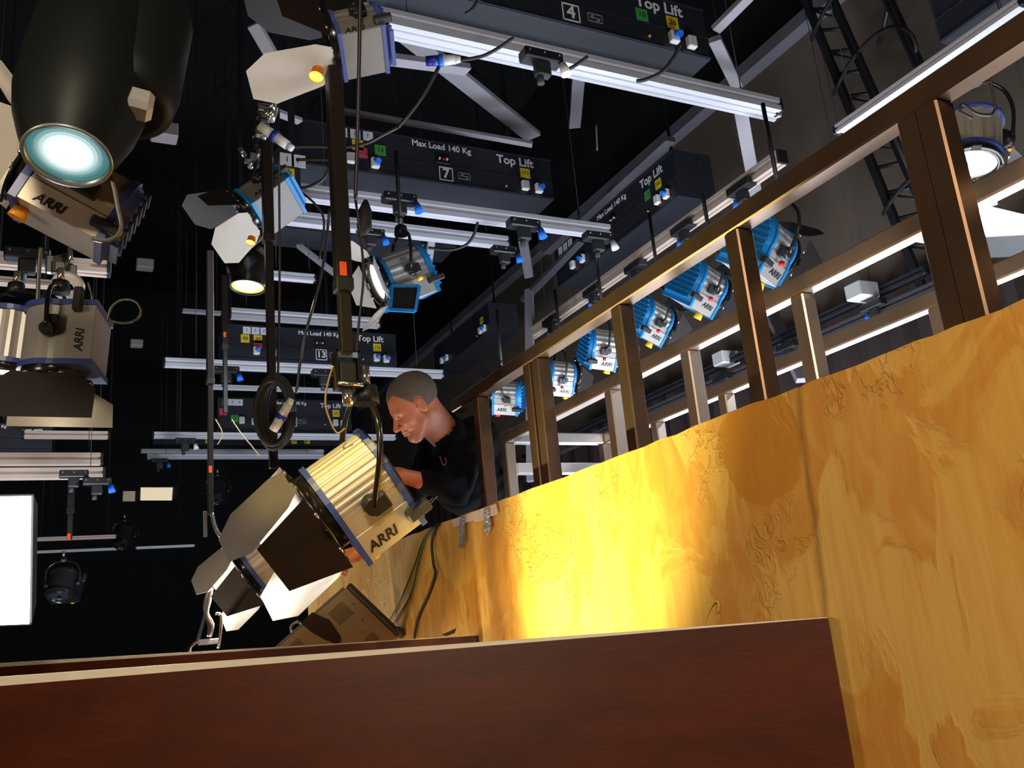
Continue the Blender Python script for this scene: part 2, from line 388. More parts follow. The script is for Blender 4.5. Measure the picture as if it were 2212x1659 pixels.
f2 = tube_frame('rear row of steel rail and short posts, farthest from the yellow wall', FX2, zs, .2, ye3, [py_(1309, 980, FX2), py_(1422, 925, FX2), py_(1570, 865, FX2), py_(2030, 670, FX2)], .045, TUBE)
def cross(z, label):
    a = Vector((FX1 + .0225, ye - .02, z)); b = Vector((FX2 - .0225, ye - .02, z))
    return tag(MB().beam(a, b, .045, .045, (0, 0, 1), .004).build('cross_rail', ALU), label, 'metal rail')
cross(zs, 'upper short pale cross rail joining middle and rear frames behind the man')
cross(zs - .13, 'lower short pale cross rail joining middle and rear frames just above the yellow wall')
# platform the man stands on (hidden by the wall)
tag(MB().box((2.2, 3.6, .95), (.9, 1.6, .08)).build('platform_deck', BLACK), 'dark working platform behind the yellow wall under the man', 'platform')

# ------------------------------------------------------------------ studio shell
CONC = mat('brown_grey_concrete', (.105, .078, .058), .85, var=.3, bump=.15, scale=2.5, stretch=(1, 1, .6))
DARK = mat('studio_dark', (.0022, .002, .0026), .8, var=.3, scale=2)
DRAPE = mat('dark_brown_drape', (.022, .011, .010), .9, var=.3, scale=3, stretch=(1, 6, .2))
XR = 6.6
def struct(name, c, s, m): return tag(MB().box(c, s).build(name, m), None, None, None, 'structure')
struct('floor', (0, 8, -.05), (17, 26, .1), mat('studio_floor', (.05, .045, .05), .5, var=.2, scale=2))
struct('ceiling', (0, 8, 10.05), (17, 26, .1), DARK)
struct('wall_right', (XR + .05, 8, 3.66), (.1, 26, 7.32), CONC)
struct('wall_right_upper', (XR + .06, 8, 8.66), (.08, 26, 2.68), DARK)  # near-black colour stands in for the dark recess above the wall
struct('trim_1', (XR - .08, 8, 7.30), (.16, 25.9, .14), mat('wall_beam_grey', (.12, .115, .135), .6, var=.1))
struct('wall_back', (0, 21.05, 5), (17, .1, 10), DARK)
struct('wall_left', (-8.55, 8, 5), (.1, 26, 10), DARK)
struct('wall_front', (0, -5.05, 5), (17, .1, 10), DARK)
def drape():
    zt = HX(1900, 640, XR - .15).z; mb = MB(); n = 260; vs = []
    for i in range(n + 1):
        y = -2 + 21 * i / n; x = XR - .17 + .05 * math.sin(y * 17) + .02 * math.sin(y * 41)
        vs += [(x, y, .05), (x, y, zt), (x + .012, y, zt), (x + .012, y, .05)]
    fs = []
    for i in range(n):
        a = i * 4; b = a + 4
        for k in range(4): fs.append((a + k, a + (k + 1) % 4, b + (k + 1) % 4, b + k))
    mb.add(vs, fs); return tag(mb.build('curtain', DRAPE), 'dark brown studio drape along the lower right wall', 'curtain')
drape()

# ================================================================== studio luminaires
def frame_from(fwd, up, loc):
    X = Vector(fwd).normalized(); Z = Vector(up); Z = (Z - X * Z.dot(X)).normalized(); Y = Z.cross(X)
    M = Matrix((X, Y, Z)).transposed().to_4x4(); M.translation = Vector(loc); return M
def outline(r, ribs=0, k=1.0, low=1.3):
    pts = []
    n = ribs * 4 if ribs else 20
    for i in range(n + 1):
        a = math.radians(-12 + 204 * i / n); rr = r * (1 if not ribs or (i // 2) % 2 == 0 else (.985 if ribs > 11 else .95))
        pts.append((rr * math.cos(a) * k, rr * math.sin(a) * k))
    return pts + [(-r * 1.02 * k, -r * .55), (-r * 1.02 * k, -r * low * (k + 1) / 2), (r * 1.02 * k, -r * low * (k + 1) / 2), (r * 1.02 * k, -r * .55)]
def dish(mb, c, r, h, M=None, seg=24): return mb
def fixture(loc, fwd, up, r, L, label, body=SILV, trim=BLUE, lens=None, doors=None, door_len=(2.1, 1.4), ribs=9, yoke=True, logo=True,
            knob=ORANGE, rear='slats', hang=1.0, side=1, doorm=(LEAFB, LEAFB), group='studio fresnel lamps', cat='studio lamp', light=None, low=1.3, plug=None, tip=.52, rod=0, flare=None):
    M = frame_from(fwd, up, loc); o = empty('studio_lamp', M, label, cat, group)
    mb = MB(); mb.prism(outline(r, ribs, .97, low), -L / 2 + .02 * r, L / 2 - .02 * r, 0); mb.build('housing', body, o)
    mb = MB(); sd = 1.01 * r                          # flat side plates with seams
    for s in (-1, 1): MB().box((0, s * sd, -r * (low + .48) / 2), (L * .94, .03 * r, r * (low - .52)), bev=.006 * r).build('side_plate', body, o)
    for xx, nm in ((L / 2, 'front_frame'), (-L / 2, 'rear_frame')):
        MB().prism(outline(r, 0, 1.05, low), xx - .045 * L, xx + .045 * L, 0).build(nm, trim, o)
    if rear == 'plate': MB().prism(outline(r, 0, .97, low * .95), -L / 2 - .04 * L, -L / 2 - .08 * L, 0).build('rear_plate', BLACK, o)
    elif rear:
        mb = MB(); mb.prism(outline(r, 0, .96, low * .92), -L / 2 - .04 * L, -L / 2 - .16 * L, 0, .86)
        for i in range(8):
            z = r * (.75 - i * .25); wd = 1.55 * r * (math.sqrt(max(.08, 1 - (z / r) ** 2)) if z > 0 else 1)
            mb.box((-L / 2 - .165 * L, 0, z), (.09 * L, wd, .07 * r))
        mb.build('rear_grille', trim, o)
    xf = L / 2 + .045 * L; mb = MB()
    mb.lathe([(xf, .93 * r), (xf + .22 * r, .93 * r), (xf + .25 * r, .9 * r), (xf + .25 * r, .8 * r), (xf, .8 * r)], seg=36, ends=False); mb.build('lens_ring', BLKG, o)
    mb = MB(); mb.lathe([(xf + .02 * r, .795 * r), (xf + .08 * r, .6 * r), (xf + .12 * r, .3 * r), (xf + .13 * r, .02)], seg=36, ends=False)
    mb.build('lens', lens or mat('dark_lens', (.03, .03, .04), .08, coat=1), o)
    mb = MB(); x0 = xf + .27 * r
    if doors:
        mb = MB(); mb.lathe([(x0 - .06 * r, 1.05 * r), (x0 + .02 * r, 1.05 * r), (x0 + .02 * r, .92 * r), (x0 - .06 * r, .92 * r), (x0 - .06 * r, 1.05 * r)], seg=36, ends=False)
        for a in range(4): mb.box((x0, 1.0 * r * math.cos(a * math.pi / 2), 1.0 * r * math.sin(a * math.pi / 2)), (.08 * r, .3 * r, .3 * r), bev=.02 * r)
        mb.build('door_ring', BLKG, o)
        for kx, (nm, ang) in enumerate(zip(('top', 'bottom', 'near', 'far'), doors)):
            if ang is None: continue
            out = ((0, 0, 1), (0, 0, -1), (0, 1, 0), (0, -1, 0))[kx]; hd = Vector((0, 1, 0)) if kx < 2 else Vector((0, 0, 1)); out = Vector(out)
            a = math.radians(ang); dr = Vector((math.cos(a), 0, 0)) + out * math.sin(a); nn = dr.cross(hd).normalized()
            ln = door_len[0 if kx < 2 else 1] * r * (1.32 if flare and kx == 2 else 1)
            sh = [(-.62, 0), (.62, 0), (.92, .18), (1.12, .75), (.62, 1), (-.62, 1), (-1.12, .75), (-.92, .18)] if kx < 2 else [(-1.0, 0), (1.0, 0), (tip, 1), (-tip, 1)]
            if flare and kx > 1: sh = [(-.9, 0), (.9, 0), (flare, .35), (flare * 1.02, 1), (-flare * 1.02, 1), (-flare, .35)]
            h0 = Vector((x0, 0, 0)) + out * r * 1.06; n = len(sh)
            v = [h0 + hd * (u * r) + dr * (w_ * ln) for u, w_ in sh]
            mb = MB(); mb.add([p + nn * .006 * r for p in v] + [p - nn * .006 * r for p in v], [tuple(range(n)), tuple(range(n, 2 * n))[::-1]] + [(i, (i + 1) % n, n + (i + 1) % n, n + i) for i in range(n)])
            leaf = mb.build('barn_door', doorm[0 if kx < 2 else 1] if not isinstance(doorm, dict) else doorm.get(nm, LEAFB), o)
            for u in (-.5, .5): MB().cyl(h0 + hd * (u * r - .08 * r), h0 + hd * (u * r + .08 * r), .035 * r, seg=8).build('hinge', CHROME, leaf)
    if yoke:
        Mi = M.inverted().to_3x3(); wu = Mi @ Vector((0, 0, 1)); wu = Vector((wu.x, 0, wu.z)).normalized()
        R1 = 1.28 * r; pts = []
        for s in (-1, 1): MB().cyl((0, s * 1.0 * r, 0), (0, s * 1.34 * r, 0), .2 * r).build('pivot_knob', BLACK, o)
        H = 1.75 * r * hang
        for s, seq in ((-1, (0, .5, .8, .93, 1)), (1, (1, .93, .8, .5, 0))):
            for q in seq:
                y = s * R1 * (1 if q < .5 else math.sqrt(max(0, 1 - ((q - .5) / .5) ** 2 * .95))); pts.append(Vector((0, y, 0)) + wu * (H * q))
        MB().tube(pts, .07 * r, 10, sub=3).build('yoke', BLKG, o)
        t = wu * H; wz = Mi @ Vector((0, 0, 1))
        mb = MB(); mb.cyl(t - wz * .1 * r, t + wz * .3 * r, .3 * r, .26 * r, 8); mb.build('yoke_head', BLACK, o)
        MB().cyl(t + wz * .3 * r, t + wz * .75 * r, .11 * r).build('spigot', CHROME, o)
        if rod: MB().cyl(t + wz * .7 * r, t + wz * (.7 * r + rod), .014).build('hanging_rod', BLACK, o)
    if logo:
        text('ARRI', r * .34, (.13 * L, side * 1.036 * r, -.9 * r), (-side, 0, 0), (0, 0, 1), LETB, o, True, .2, 'lettering')
    mb = MB(); mb.box((-L * .1, side * 1.12 * r, -.1 * r), (L * .30, .22 * r, .42 * r), bev=.04 * r); mb.build('switch_box', BLACK, o)
    mb = MB(); mb.box((-L * .52, side * 1.16 * r, -.78 * r), (L * .40, .28 * r, .26 * r), bev=.04 * r); mb.build('connector_box', RUB, o)
    if knob:
        k0 = Vector((L * .40, side * .35 * r, -r * low - .0)); mb = MB(); mb.cyl(k0, k0 + Vector((0, 0, -.30 * r)), .17 * r, .22 * r, 14); mb.build('focus_knob', knob, o)
    if plug:
        mb = MB(); mb.cyl((-L * .1, side * 1.3 * r, -.45 * r), (-L * .1, side * 1.36 * r, -.62 * r), .11 * r); mb.build('plug', plug, o)
    return o
def add_lamp_light(o, power, color, spot=70, r=.05):
    M = o.matrix_world; x = M.to_3x3() @ Vector((1, 0, 0)); p = M.translation
    return p, x

DIMB = mat('lamp_body_shaded', (.20, .19, .18), .45, .2, var=.06, scale=12)  # darker copy of the silver housing, shade put into the colour
FW, UP = CV(-.77, -.56, .26), CV(-.50, .72, .45)
MAIN = fixture(P(768, 1052, 2.7), FW, UP, .134, .195,
    'largest lit studio lamp in the centre, ribbed housing and black barn doors, beside the man', TAN, BLUE, GW, (-13, 2, -6, 4),
    ribs=22, hang=1.15, doorm={'top': LEAFG, 'bottom': LEAF, 'near': LEAFB, 'far': LEAF}, knob=YELP, group=None, door_len=(2.0, 1.35), rear='plate', low=1.2, tip=.62)
SEC = fixture(P(588, 1196, 3.7), FW, UP, .108, .19,
    'smaller lit studio lamp below and behind the largest one, cream bottom barn door', TAN, BLUE, GW, (-10, 4, -5, 5), ribs=12, doorm={'top': LEAF, 'bottom': LEAF, 'near': LEAFB, 'far': LEAF}, knob=ORANGE, door_len=(1.7, 1.3), group=None)
TOPL = fixture(P(772, 78, 2.9), CV(-.93, -.27, .20), CV(-.26, .82, -.46), .088, .14,
    'unlit studio lamp at top centre behind the thick pole, cream bottom barn door', DIMB, BLUE, None, (40, 6, 28, 20), doorm={'top': LEAFB, 'bottom': LEAF, 'near': LEAFB, 'far': LEAFB}, ribs=9, knob=None, door_len=(3.1, 1.6), hang=.9, low=1.0, group=None)
fixture(P(574, 424, 4.4), CV(-.72, -.62, .25), CV(-.42, .66, -.60), .105, .20,
    'unlit studio lamp left of the number seven hoist, cream barn door above an amber lens', DIMB, CYAN, None, (34, 8, 28, 20), doorm={'top': LEAFB, 'bottom': LEAF, 'near': LEAFB, 'far': LEAF}, ribs=9, knob=None, door_len=(2.2, 1.4), group=None)
FL3 = fixture(P(172, 420, 1.85), CV(-.82, .46, .32), CV(.42, .84, -.34), .078, .17,
    'large tan studio lamp at the upper left seen from below, under the cyan lens', TAN, BLUE, GWARM, (25, None, 20, 20), ribs=8, doorm=(LEAF, LEAF), knob=ORANGE, group=None, low=1.15)
FL5 = fixture(P(125, 738, 2.5), CV(.03, -.93, .28), CV(-.95, -.02, .2), .088, .17,
    'lit studio lamp hanging nose down at the far left with a wide dark barn door', SILV, BLUE, GWARM, (None, None, 12, 8), ribs=0, flare=1.55, knob=None, door_len=(1.2, 1.15), group=None, rear=None, doorm={'near': LEAFB, 'far': LEAF})
fixture(P(20, 735, 2.7), CV(.0, -.93, .24), CV(-.2, .2, .95), .088, .16,
    'lit studio lamp at the left edge, cut by the frame, with a ribbed housing', SILV, BLUE, GWARM, (40, 20, 30, 30), ribs=7, knob=None, door_len=(1.6, 1.5), group=None, logo=False, rear=None)
BR = fixture(P(866, 590, 6.0), CV(-.80, -.36, .42), CV(-.38, .9, .1), .155, .28,
    'brightly shining studio lamp hanging below the number seven hoist', SILV, CYAN, GW, rod=.5, doors= (50, 30, 60, 60), ribs=9, knob=None, door_len=(1.3, 1.0), plug=YELP, group=None, doorm=(LEAF, LEAF))
tmp = fixture(P(2098, 305, 3.4), CV(-.20, -.88, .40), CV(-.30, .3, .95), .108, .17,
    'brightly shining studio lamp at the upper right hanging from a curved black yoke', SILV, BLUE, GW, (None, 60, 60, 60), ribs=9, knob=None, door_len=(.9, .8), plug=ORANGE, doorm=(LEAF, LEAFB), group=None, hang=1.3, rear=None)
LEAFGLOW = mat('glowing_door_leaf', (.9, .9, .9), .5, emit=(1, .97, .92), es=9)
def softlight(q, depth, label, m, frame=BLACK):
    c = sum(q, Vector()) / 4; M = Matrix.Translation(c); o = empty('softlight', M, label, 'softlight'); v = [p - c for p in q]
    n = (v[1] - v[0]).cross(v[3] - v[0]).normalized(); n = n if n.dot(Vector(EYE) - c) > 0 else -n
    mb = MB(); mb.add(v + [p - n * .004 for p in v], [(0, 1, 2, 3), (7, 6, 5, 4), (0, 4, 5, 1), (1, 5, 6, 2), (2, 6, 7, 3), (3, 7, 4, 0)]); mb.build('diffuser', m, o)
    w2 = [p * 1.03 - n * .01 for p in v]; w3 = [p * .8 - n * depth for p in v]
    mb = MB(); mb.add(w2 + w3, [(0, 1, 2, 3), (7, 6, 5, 4), (0, 4, 5, 1), (1, 5, 6, 2), (2, 6, 7, 3), (3, 7, 4, 0)]); mb.build('shell', frame, o); return o
softlight([P(2078, 432, 3.3), P(2240, 470, 3.15), P(2235, 500, 3.0), P(2090, 508, 3.05)], .1, 'bright barn door leaf, made to glow, right under the bright upper right lamp', LEAFGLOW)  # door leaf below the lamp, its lamplight put in as emission
softlight([P(-160, 1076, 3.2), P(66, 1072, 3.2), P(62, 1348, 3.2), P(-160, 1356, 3.2)], .12, 'large white glowing soft panel at the lower left edge', mat('softlight_left', (.9, .9, .9), .5, emit=(1, .93, .86), es=10))
OLDD = mat('tan_diffuser', (.55, .45, .30), .6, emit=(1, .78, .48), es=.35)
softlight([P(304, 1053, 10), P(373, 1053, 10), P(371, 1081, 10), P(303, 1081, 10)], .25, 'far tan softlight with a wide rectangular face, right of its smaller neighbour', OLDD)
softlight([P(266, 1061, 10.4), P(292, 1061, 10.4), P(291, 1083, 10.4), P(265, 1083, 10.4)], .25, 'far small dim tan softlight, left of the wide rectangular one', mat('tan_diffuser_dim', (.25, .2, .13), .6, emit=(1, .78, .48), es=.06))

# row of blue backed lamps along the side wall bar
ROW = [(1648, 528, 5.6, .16, (.60, -.28, -.60), 'biggest and nearest', True), (1512, 612, 6.3, .14, (.66, -.30, -.55), 'second nearest', False),
       (1404, 684, 7.3, .14, (.66, -.28, -.55), 'third nearest', False), (1297, 746, 8.2, .15, (.88, -.10, -.30), 'fourth', True), (1208, 810, 9.2, .145, (.88, -.08, -.30), 'fifth', True), (1097, 852, 9.0, .135, (-.93, .05, -.2), 'farthest and leftmost', True)]
for i, (x, y, t, r, fw, wd, lg) in enumerate(ROW):
    fixture(P(x, y, t), CV(*fw), CV(.22, .93, .28) if i < 3 else CV(.05, .95, .28), r, .24, wd + ' blue backed silver lamp of the six along the dark side wall', SILV, CYAN, None,
            (40, 30, 30, 30), side=(-1 if i < 5 else 1), rod=.55, knob=YELP if i != 5 else REDP, plug=REDP if i < 5 else YELP, door_len=(1.0, .9), ribs=10, group='blue backed lamps along the side wall', hang=1.05)

# theatre spotlights (lathe bodies)
def spotlight(loc, fwd, r, prof, label, lens_m, bodym, rings=(), box=None, rim=BLACK, extra=None):
    M = frame_from(fwd, (0, 0, 1) if abs(Vector(fwd).z) < .95 else (0, 1, 0), loc); o = empty('theatre_spotlight', M, label, 'theatre spotlight')
    mb = MB(); mb.lathe([(a * r, b * r) for a, b in prof], seg=48, ends=False); mb.build('barrel', bodym, o)
    mb = MB(); x = prof[-1][0] * r; rr = prof[-1][1] * r
    mb.lathe([(x - .02 * r, rr * 1.0), (x + .05 * r, rr * 1.03), (x + .05 * r, rr * .94), (x - .12 * r, rr * .92)], seg=48, ends=False); mb.build('lens_rim', rim, o)
    mb = MB(); n = 9; pr = []
    for k in range(n):
        q = rr * .93 * (1 - k / n); q2 = rr * .93 * (1 - (k + 1) / n); pr += [(x - .10 * r, q), (x - .04 * r, (q + q2) / 2 + .3 * (q - q2)), (x - .10 * r, q2 + .001)]
    mb.lathe(pr, seg=48, ends=False); mb.build('fresnel_lens', lens_m, o)
    mb = MB(); mb.lathe([(prof[0][0] * r, prof[0][1] * r), (prof[0][0] * r - .1 * r, .01)], seg=32, ends=False); mb.build('rear_cap', bodym, o)
    return o, M
CYL = bpy.data.materials.new('cyan_lit_fresnel'); CYL.use_nodes = True
def lens_nodes(m, hot, cool, s_hot, s_cool, size, off):
    nt = m.node_tree; N = nt.nodes.new; L = nt.links.new; b = nt.nodes['Principled BSDF']
    b.inputs['Base Color'].default_value = (*cool, 1); b.inputs['Roughness'].default_value = .15
    tc = N('ShaderNodeTexCoord'); mp = N('ShaderNodeMapping'); mp.inputs['Location'].default_value = off
    L(tc.outputs['Object'], mp.inputs[0]); ln = N('ShaderNodeVectorMath'); ln.operation = 'LENGTH'
    sp = N('ShaderNodeSeparateXYZ'); L(mp.outputs[0], sp.inputs[0]); cb = N('ShaderNodeCombineXYZ'); L(sp.outputs['Y'], cb.inputs['Y']); L(sp.outputs['Z'], cb.inputs['Z']); L(cb.outputs[0], ln.inputs[0])
    r = N('ShaderNodeValToRGB'); r.color_ramp.interpolation = 'EASE'; r.color_ramp.elements[0].color = (*[c * s_hot for c in hot], 1); r.color_ramp.elements[1].color = (*[c * s_cool for c in cool], 1)
    r.color_ramp.elements[0].position = .12; r.color_ramp.elements[1].position = .86
    dv = N('ShaderNodeMath'); dv.operation = 'DIVIDE'; dv.inputs[1].default_value = size; L(ln.outputs['Value'], dv.inputs[0]); L(dv.outputs[0], r.inputs[0])
    L(r.outputs[0], b.inputs['Emission Color']); b.inputs['Emission Strength'].default_value = 1.0
lens_nodes(CYL, (.9, 1, 1), (.12, .42, .44), 2.0, .40, .074, (0, 0, 0))
GREYB = mat('charcoal_satin', (.006, .008, .008), .5, var=.2, scale=6, spec=.25)
fw = CV(.08, -.85, .53)
sp, SM = spotlight(P(146, 336, 1.60) , fw, .092, [(-4.6, 1.0), (-4.2, 1.22), (-2.6, 1.27), (-1.5, 1.25), (-.9, 1.14), (-.35, .95), (0, .80)], 'big charcoal theatre spotlight at the upper left with a glowing cyan lens', CYL, GREYB, rim=mat('grey_rim', (.35, .4, .4), .3, .5))
mb = MB(); mb.lathe([(-.44, .088), (-.40, .098), (-.20, .096), (-.15, .088), (-.14, .07)], Matrix.Translation(SM.inverted().to_3x3() @ (CV(1, 0, 0) * .062 + CV(0, 0, -1) * .04)), seg=40)
mb.build('outer_shell', GREYB, sp); mb = MB()
q = SM.inverted() @ P(300, 226, 1.66); mb.box(q, (.05, .05, .05), bev=.01); mb.build('bright_trim_clip', SILV, sp)
AMB = bpy.data.materials.new('amber_lit_lens'); AMB.use_nodes = True; lens_nodes(AMB, (1, .93, .55), (1, .50, .03), 7, 1.2, .10, (0, 0, 0))
spotlight(P(535, 620, 4.7), CV(.02, -.93, .36), .095, [(-2.1, 1.0), (-2.0, 1.2), (-.9, 1.25), (-.5, 1.05), (0, .95)], 'black theatre spotlight with an amber glowing lens beside the second pole', AMB, BLKG)
AML = bpy.data.materials.new('amber_knob_glow'); AML.use_nodes = True; lens_nodes(AML, (1, .62, .12), (1, .40, .02), 1.6, .6, .05, (0, 0, 0))
def glow_knob(px, py, t, r, label):  # orange knob built like a small spotlight, glow put into its face
    o, M = spotlight(P(px, py, t), CV(-.1, -.86, .5), r, [(-1.3, .8), (-.4, .85), (0, 1.0)], label, AML, mat('amber_housing', (.75, .22, .01), .4, var=.1), rim=YELP)
glow_knob(683, 166, 2.6, .022, 'orange knob made to glow under the cream door of the top centre lamp')
glow_knob(541, 524, 4.1, .022, 'orange knob made to glow under the cream door left of the number seven hoist')

# ================================================================== hoists
def tagged(parent, s_, x, z, w_, m, tx, lm=LETB):
    o = MB().box((0, 0, 0), (w_, .004, w_), bev=.001).build('number_tag', m, parent); o.location = (x, -.003, z)
    if tx: text(tx, w_ * (.62 if len(tx) < 3 else .5), (0, -.0028, 0), (1, 0, 0), (0, 0, 1), lm, o)
    return o
def socket(parent, x, z, cap=None, s=.085):
    o = MB().box((0, 0, 0), (s * .85, .05, s * 1.1), bev=.008).build('power_socket', WHIP, parent); o.location = (x, -.025, z)
    if cap: MB().cyl((.01, -.02, .012), (.01, -.06, -.01), s * .34, s * .30).build('socket_cap', cap, o)
    return o
def hoist(loc, rz, L, H, D, label, number=None, left=(), right=None, text_=True, iff=None, caps=(None, BLUP), greens=None):
    M = Matrix.Translation(loc) @ Matrix.Rotation(rz, 4, 'Z'); o = empty('hoist', M, label, 'hoist', 'self climbing lighting hoists')
    mb = MB(); mb.add([(0, 0, 0), (L, 0, 0), (L, 0, H), (0, 0, H), (0, D, 0), (L, D, 0), (L, D, H), (0, D, H)], [(0, 1, 2, 3), (7, 6, 5, 4), (0, 4, 5, 1), (1, 5, 6, 2), (2, 6, 7, 3), (3, 7, 4, 0)])
    mb.build('housing', HOUS, o); mb = MB(); mb.box((L / 2, -.002, H * .42), (L, .006, .004)); mb.box((L / 2, -.004, .012), (L, .01, .012)); mb.box((L / 2, -.004, H - .012), (L, .01, .012))
    for k in range(9): mb.cyl((L * (.04 + .115 * k), -.002, H * .44), (L * (.04 + .115 * k), -.008, H * .44), .006, seg=6)
    mb.build('seam_trim', HOUS, o)
    k = L / 2.0
    for u in (.12, .88): MB().box((L * u, D / 2, (10 - M.translation.z + H) / 2), (.05, .004, 10 - M.translation.z - H), bev=.001).build('suspension_band', BLACK, o)
    if text_:
        text('Max Load 140 Kg', .068 * k, (L * .53, -.004, H * .86), (1, 0, 0), (0, 0, 1), LETW, o, True)
        text('Top Lift', .100 * k, (L * .84, -.004, H * .80), (1, 0, 0), (0, 0, 1), LETW, o, True)
        MB().box((L * .53, -.003, H * .60), (.13, .006, .10), bev=.002).build('status_window', BLKG, o)
        for cx_, mm in ((-.03, WHIP), (.01, REDP), (.04, WHIP)):
            d = MB().cyl((L * .53 + cx_, -.004, H * .58), (L * .53 + cx_, -.02, H * .58), .010, seg=8).build('indicator', mm, o)
    if number:
        mb = MB(); s = .062; x, z = L * .54, H * .24
        for a, b, c_, d_ in ((0, s, 2 * s, .008), (0, -s, 2 * s, .008), (s, 0, .008, 2 * s + .008), (-s, 0, .008, 2 * s + .008)): mb.box((x + a, -.003, z + b), (c_, .004, d_))
        fr = mb.build('number_frame', LETW, o); text(number, .13 if len(number) < 2 else .11, (x, -.004, z), (1, 0, 0), (0, 0, 1), LETW, o, True)
        mb = MB(); x = L * .615
        for a, b, c_, d_ in ((0, .03, .11, .005), (0, -.03, .11, .005), (.055, 0, .005, .065), (-.055, 0, .005, .065), (0, 0, .08, .005), (-.02, .01, .02, .02), (.025, -.01, .02, .02)): mb.box((x + a, -.003, H * .25 + b), (c_, .004, d_))
        mb.build('symbol_plate', STEEL, o)
    if iff:
        for i, ch in enumerate(iff[0]): tagged(o, ch, L * (iff[1] + .048 * i), H * .84, .088, TAGW, ch, mat('blue_lettering', (.03, .07, .3), .6, var=.05))
    for (tx, u, v, m_) in left: tagged(o, tx, L * u, H * v, .098, m_, tx)
    if right:
        tagged(o, right, L * .88, H * .55, .10, TAGY, right)
        socket(o, L * .87, H * .22, caps[0]); socket(o, L * .93, H * .20, caps[1])
        socket(o, L * .17, H * .25, caps[0]); socket(o, L * .26, H * .22, caps[1])
        for q, mm in ((.79, YELP),): MB().cyl((L * q, 0, H * .16), (L * q, -.012, H * .16), .01, seg=8).build('indicator', mm, o)
    return o
def hoist_front(bl, br, t, H, D, **kw):
    y = ray(*bl)[1] * t; a = HY(*bl, y); b = HY(*br, y); z = (a.z + b.z) / 2
    L = b.x - a.x; print('HOIST', kw['label'][:30], 'L', round(L, 2), 'y', round(y, 2), 'z', round(z, 2), 'dz', round(a.z - b.z, 3))
    return hoist((a.x, y, z), 0, L, H, D, **kw)
hoist_front((815, -32), (1533, 116), 5.3, .42, .50, label='topmost black hoist numbered 4, cut by the upper frame edge', number='4', right='26', left=[('10', .775, .55, TAGG)], caps=(BLUP, None))
hoist_front((655, 352), (1197, 433), 7.4, .42, .50, label='black hoist numbered 7 in the centre with a yellow 173 tag', number='7', right='173', iff=('IFF', .145), left=[('34', .20, .60, TAGY), ('', .215, .44, TAGP), ('13', .285, .56, TAGG)])
hoist_front((486, 776), (858, 790), 10.2, .42, .50, label='black hoist numbered 13 with a yellow 176 tag', number='13', right='176', iff=('IFF', .12), left=[('48', .11, .60, TAGY), ('49', .18, .60, TAGY), ('', .18, .45, TAGP)], caps=(BLUP, BLUP))
hoist_front((470, 925), (760, 928), 11.8, .42, .50, label='black hoist with a yellow 55 tag below the number thirteen hoist', number='45', right='55', iff=('IFF', .06), left=[('', .04, .52, TAGP), ('3', .12, .32, TAGG)])
hoist_front((330, 962), (760, 962), 14.5, .16, .40, label='far dark hoist strip with yellow tags 105 and 104, under the 55 hoist', text_=False, left=[('105', .26, .5, TAGY), ('104', .69, .5, TAGY), ('103', .76, .5, TAGY)])
hoist_front((-190, 975), (112, 972), 9.0, .30, .50, label='dark hoist at the far left whose lettering shows only Lift', right=None)
hoist_front((600, 505), (985, 520), 9.0, .20, .45, label='dark hoist underside behind the number seven lighting bars', text_=False)
def hoist_side(fl, fr, x, H, D, **kw):            # face towards -X, lettering runs towards the viewer
    a = HX(*fl, x); b = HX(*fr, x); z = (a.z + b.z) / 2; L = a.y - b.y
    print('SIDE', kw['label'][:30], 'L', round(L, 2), 'ya', round(a.y, 2), round(b.y, 2), 'z', round(z, 2), round(a.z - b.z, 2))
    return hoist((x, a.y, z), -math.pi / 2, L, H, D, **kw)
hoist_side((1205, 612), (1470, 435), 5.2, .50, .45, label='black hoist along the side wall with a yellow 160 tag', right='160', iff=('IFF', .06), left=[('148', .06, .62, TAGY), ('142', .13, .62, TAGY), ('12', .80, .50, TAGG)])
hoist_side((940, 800), (1060, 722), 5.2, .42, .45, label='farthest black hoist along the side wall behind the man', right='158', text_=False)
hoist_side((2030, 85), (2260, -60), 5.2, .42, .45, label='black hoist over the steel rail at the upper right corner', text_=False)

# ================================================================== lighting bars, trolleys
def bar_prof(h, d):
    g = .18
    return [(0, 0), (d * .35, 0), (d * .35, h * .12), (d * .65, h * .12), (d * .65, 0), (d, 0), (d, h), (0, h), (0, h * .68), (d * .22, h * .64), (d * .22, h * .42), (0, h * .38)]
def bar(a, b, label, h=.11, d=.09, m=RAIL, cap=True, group='aluminium lighting bars'):
    a, b = Vector(a), Vector(b); along_x = abs(b.x - a.x) > abs(b.y - a.y)
    if along_x and a.x > b.x: a, b = b, a
    L = (b - a).length; M = Matrix.Translation(a) @ Matrix.Rotation(0 if along_x else (-math.pi / 2 if b.y < a.y else math.pi / 2), 4, 'Z')
    if not along_x and b.y > a.y: M = Matrix.Translation(b) @ Matrix.Rotation(-math.pi / 2, 4, 'Z')
    o = empty('lighting_bar', M, label, 'lighting bar', group)
    MB().prism(bar_prof(h, d), 0, L, 0).build('extrusion', m, o)
    for u in (.1, .9): MB().cyl((L * u, d / 2, h), (L * u, d / 2, 10 - M.translation.z), .003, seg=6).build('suspension_wire', BLACK, o)
    if cap:
        for x in (-.02, L): MB().box((x + .01, d / 2, h / 2), (.025, d * 1.04, h * 1.04), bev=.004).build('end_cap', BLACK, o)
    return o
def barx(p0, p1, t, label, **k):
    y = ray(*p0)[1] * t; a = HY(*p0, y); b = HY(*p1, y); z = (a.z + b.z) / 2; a.z = b.z = z; return bar(a, b, label, **k)
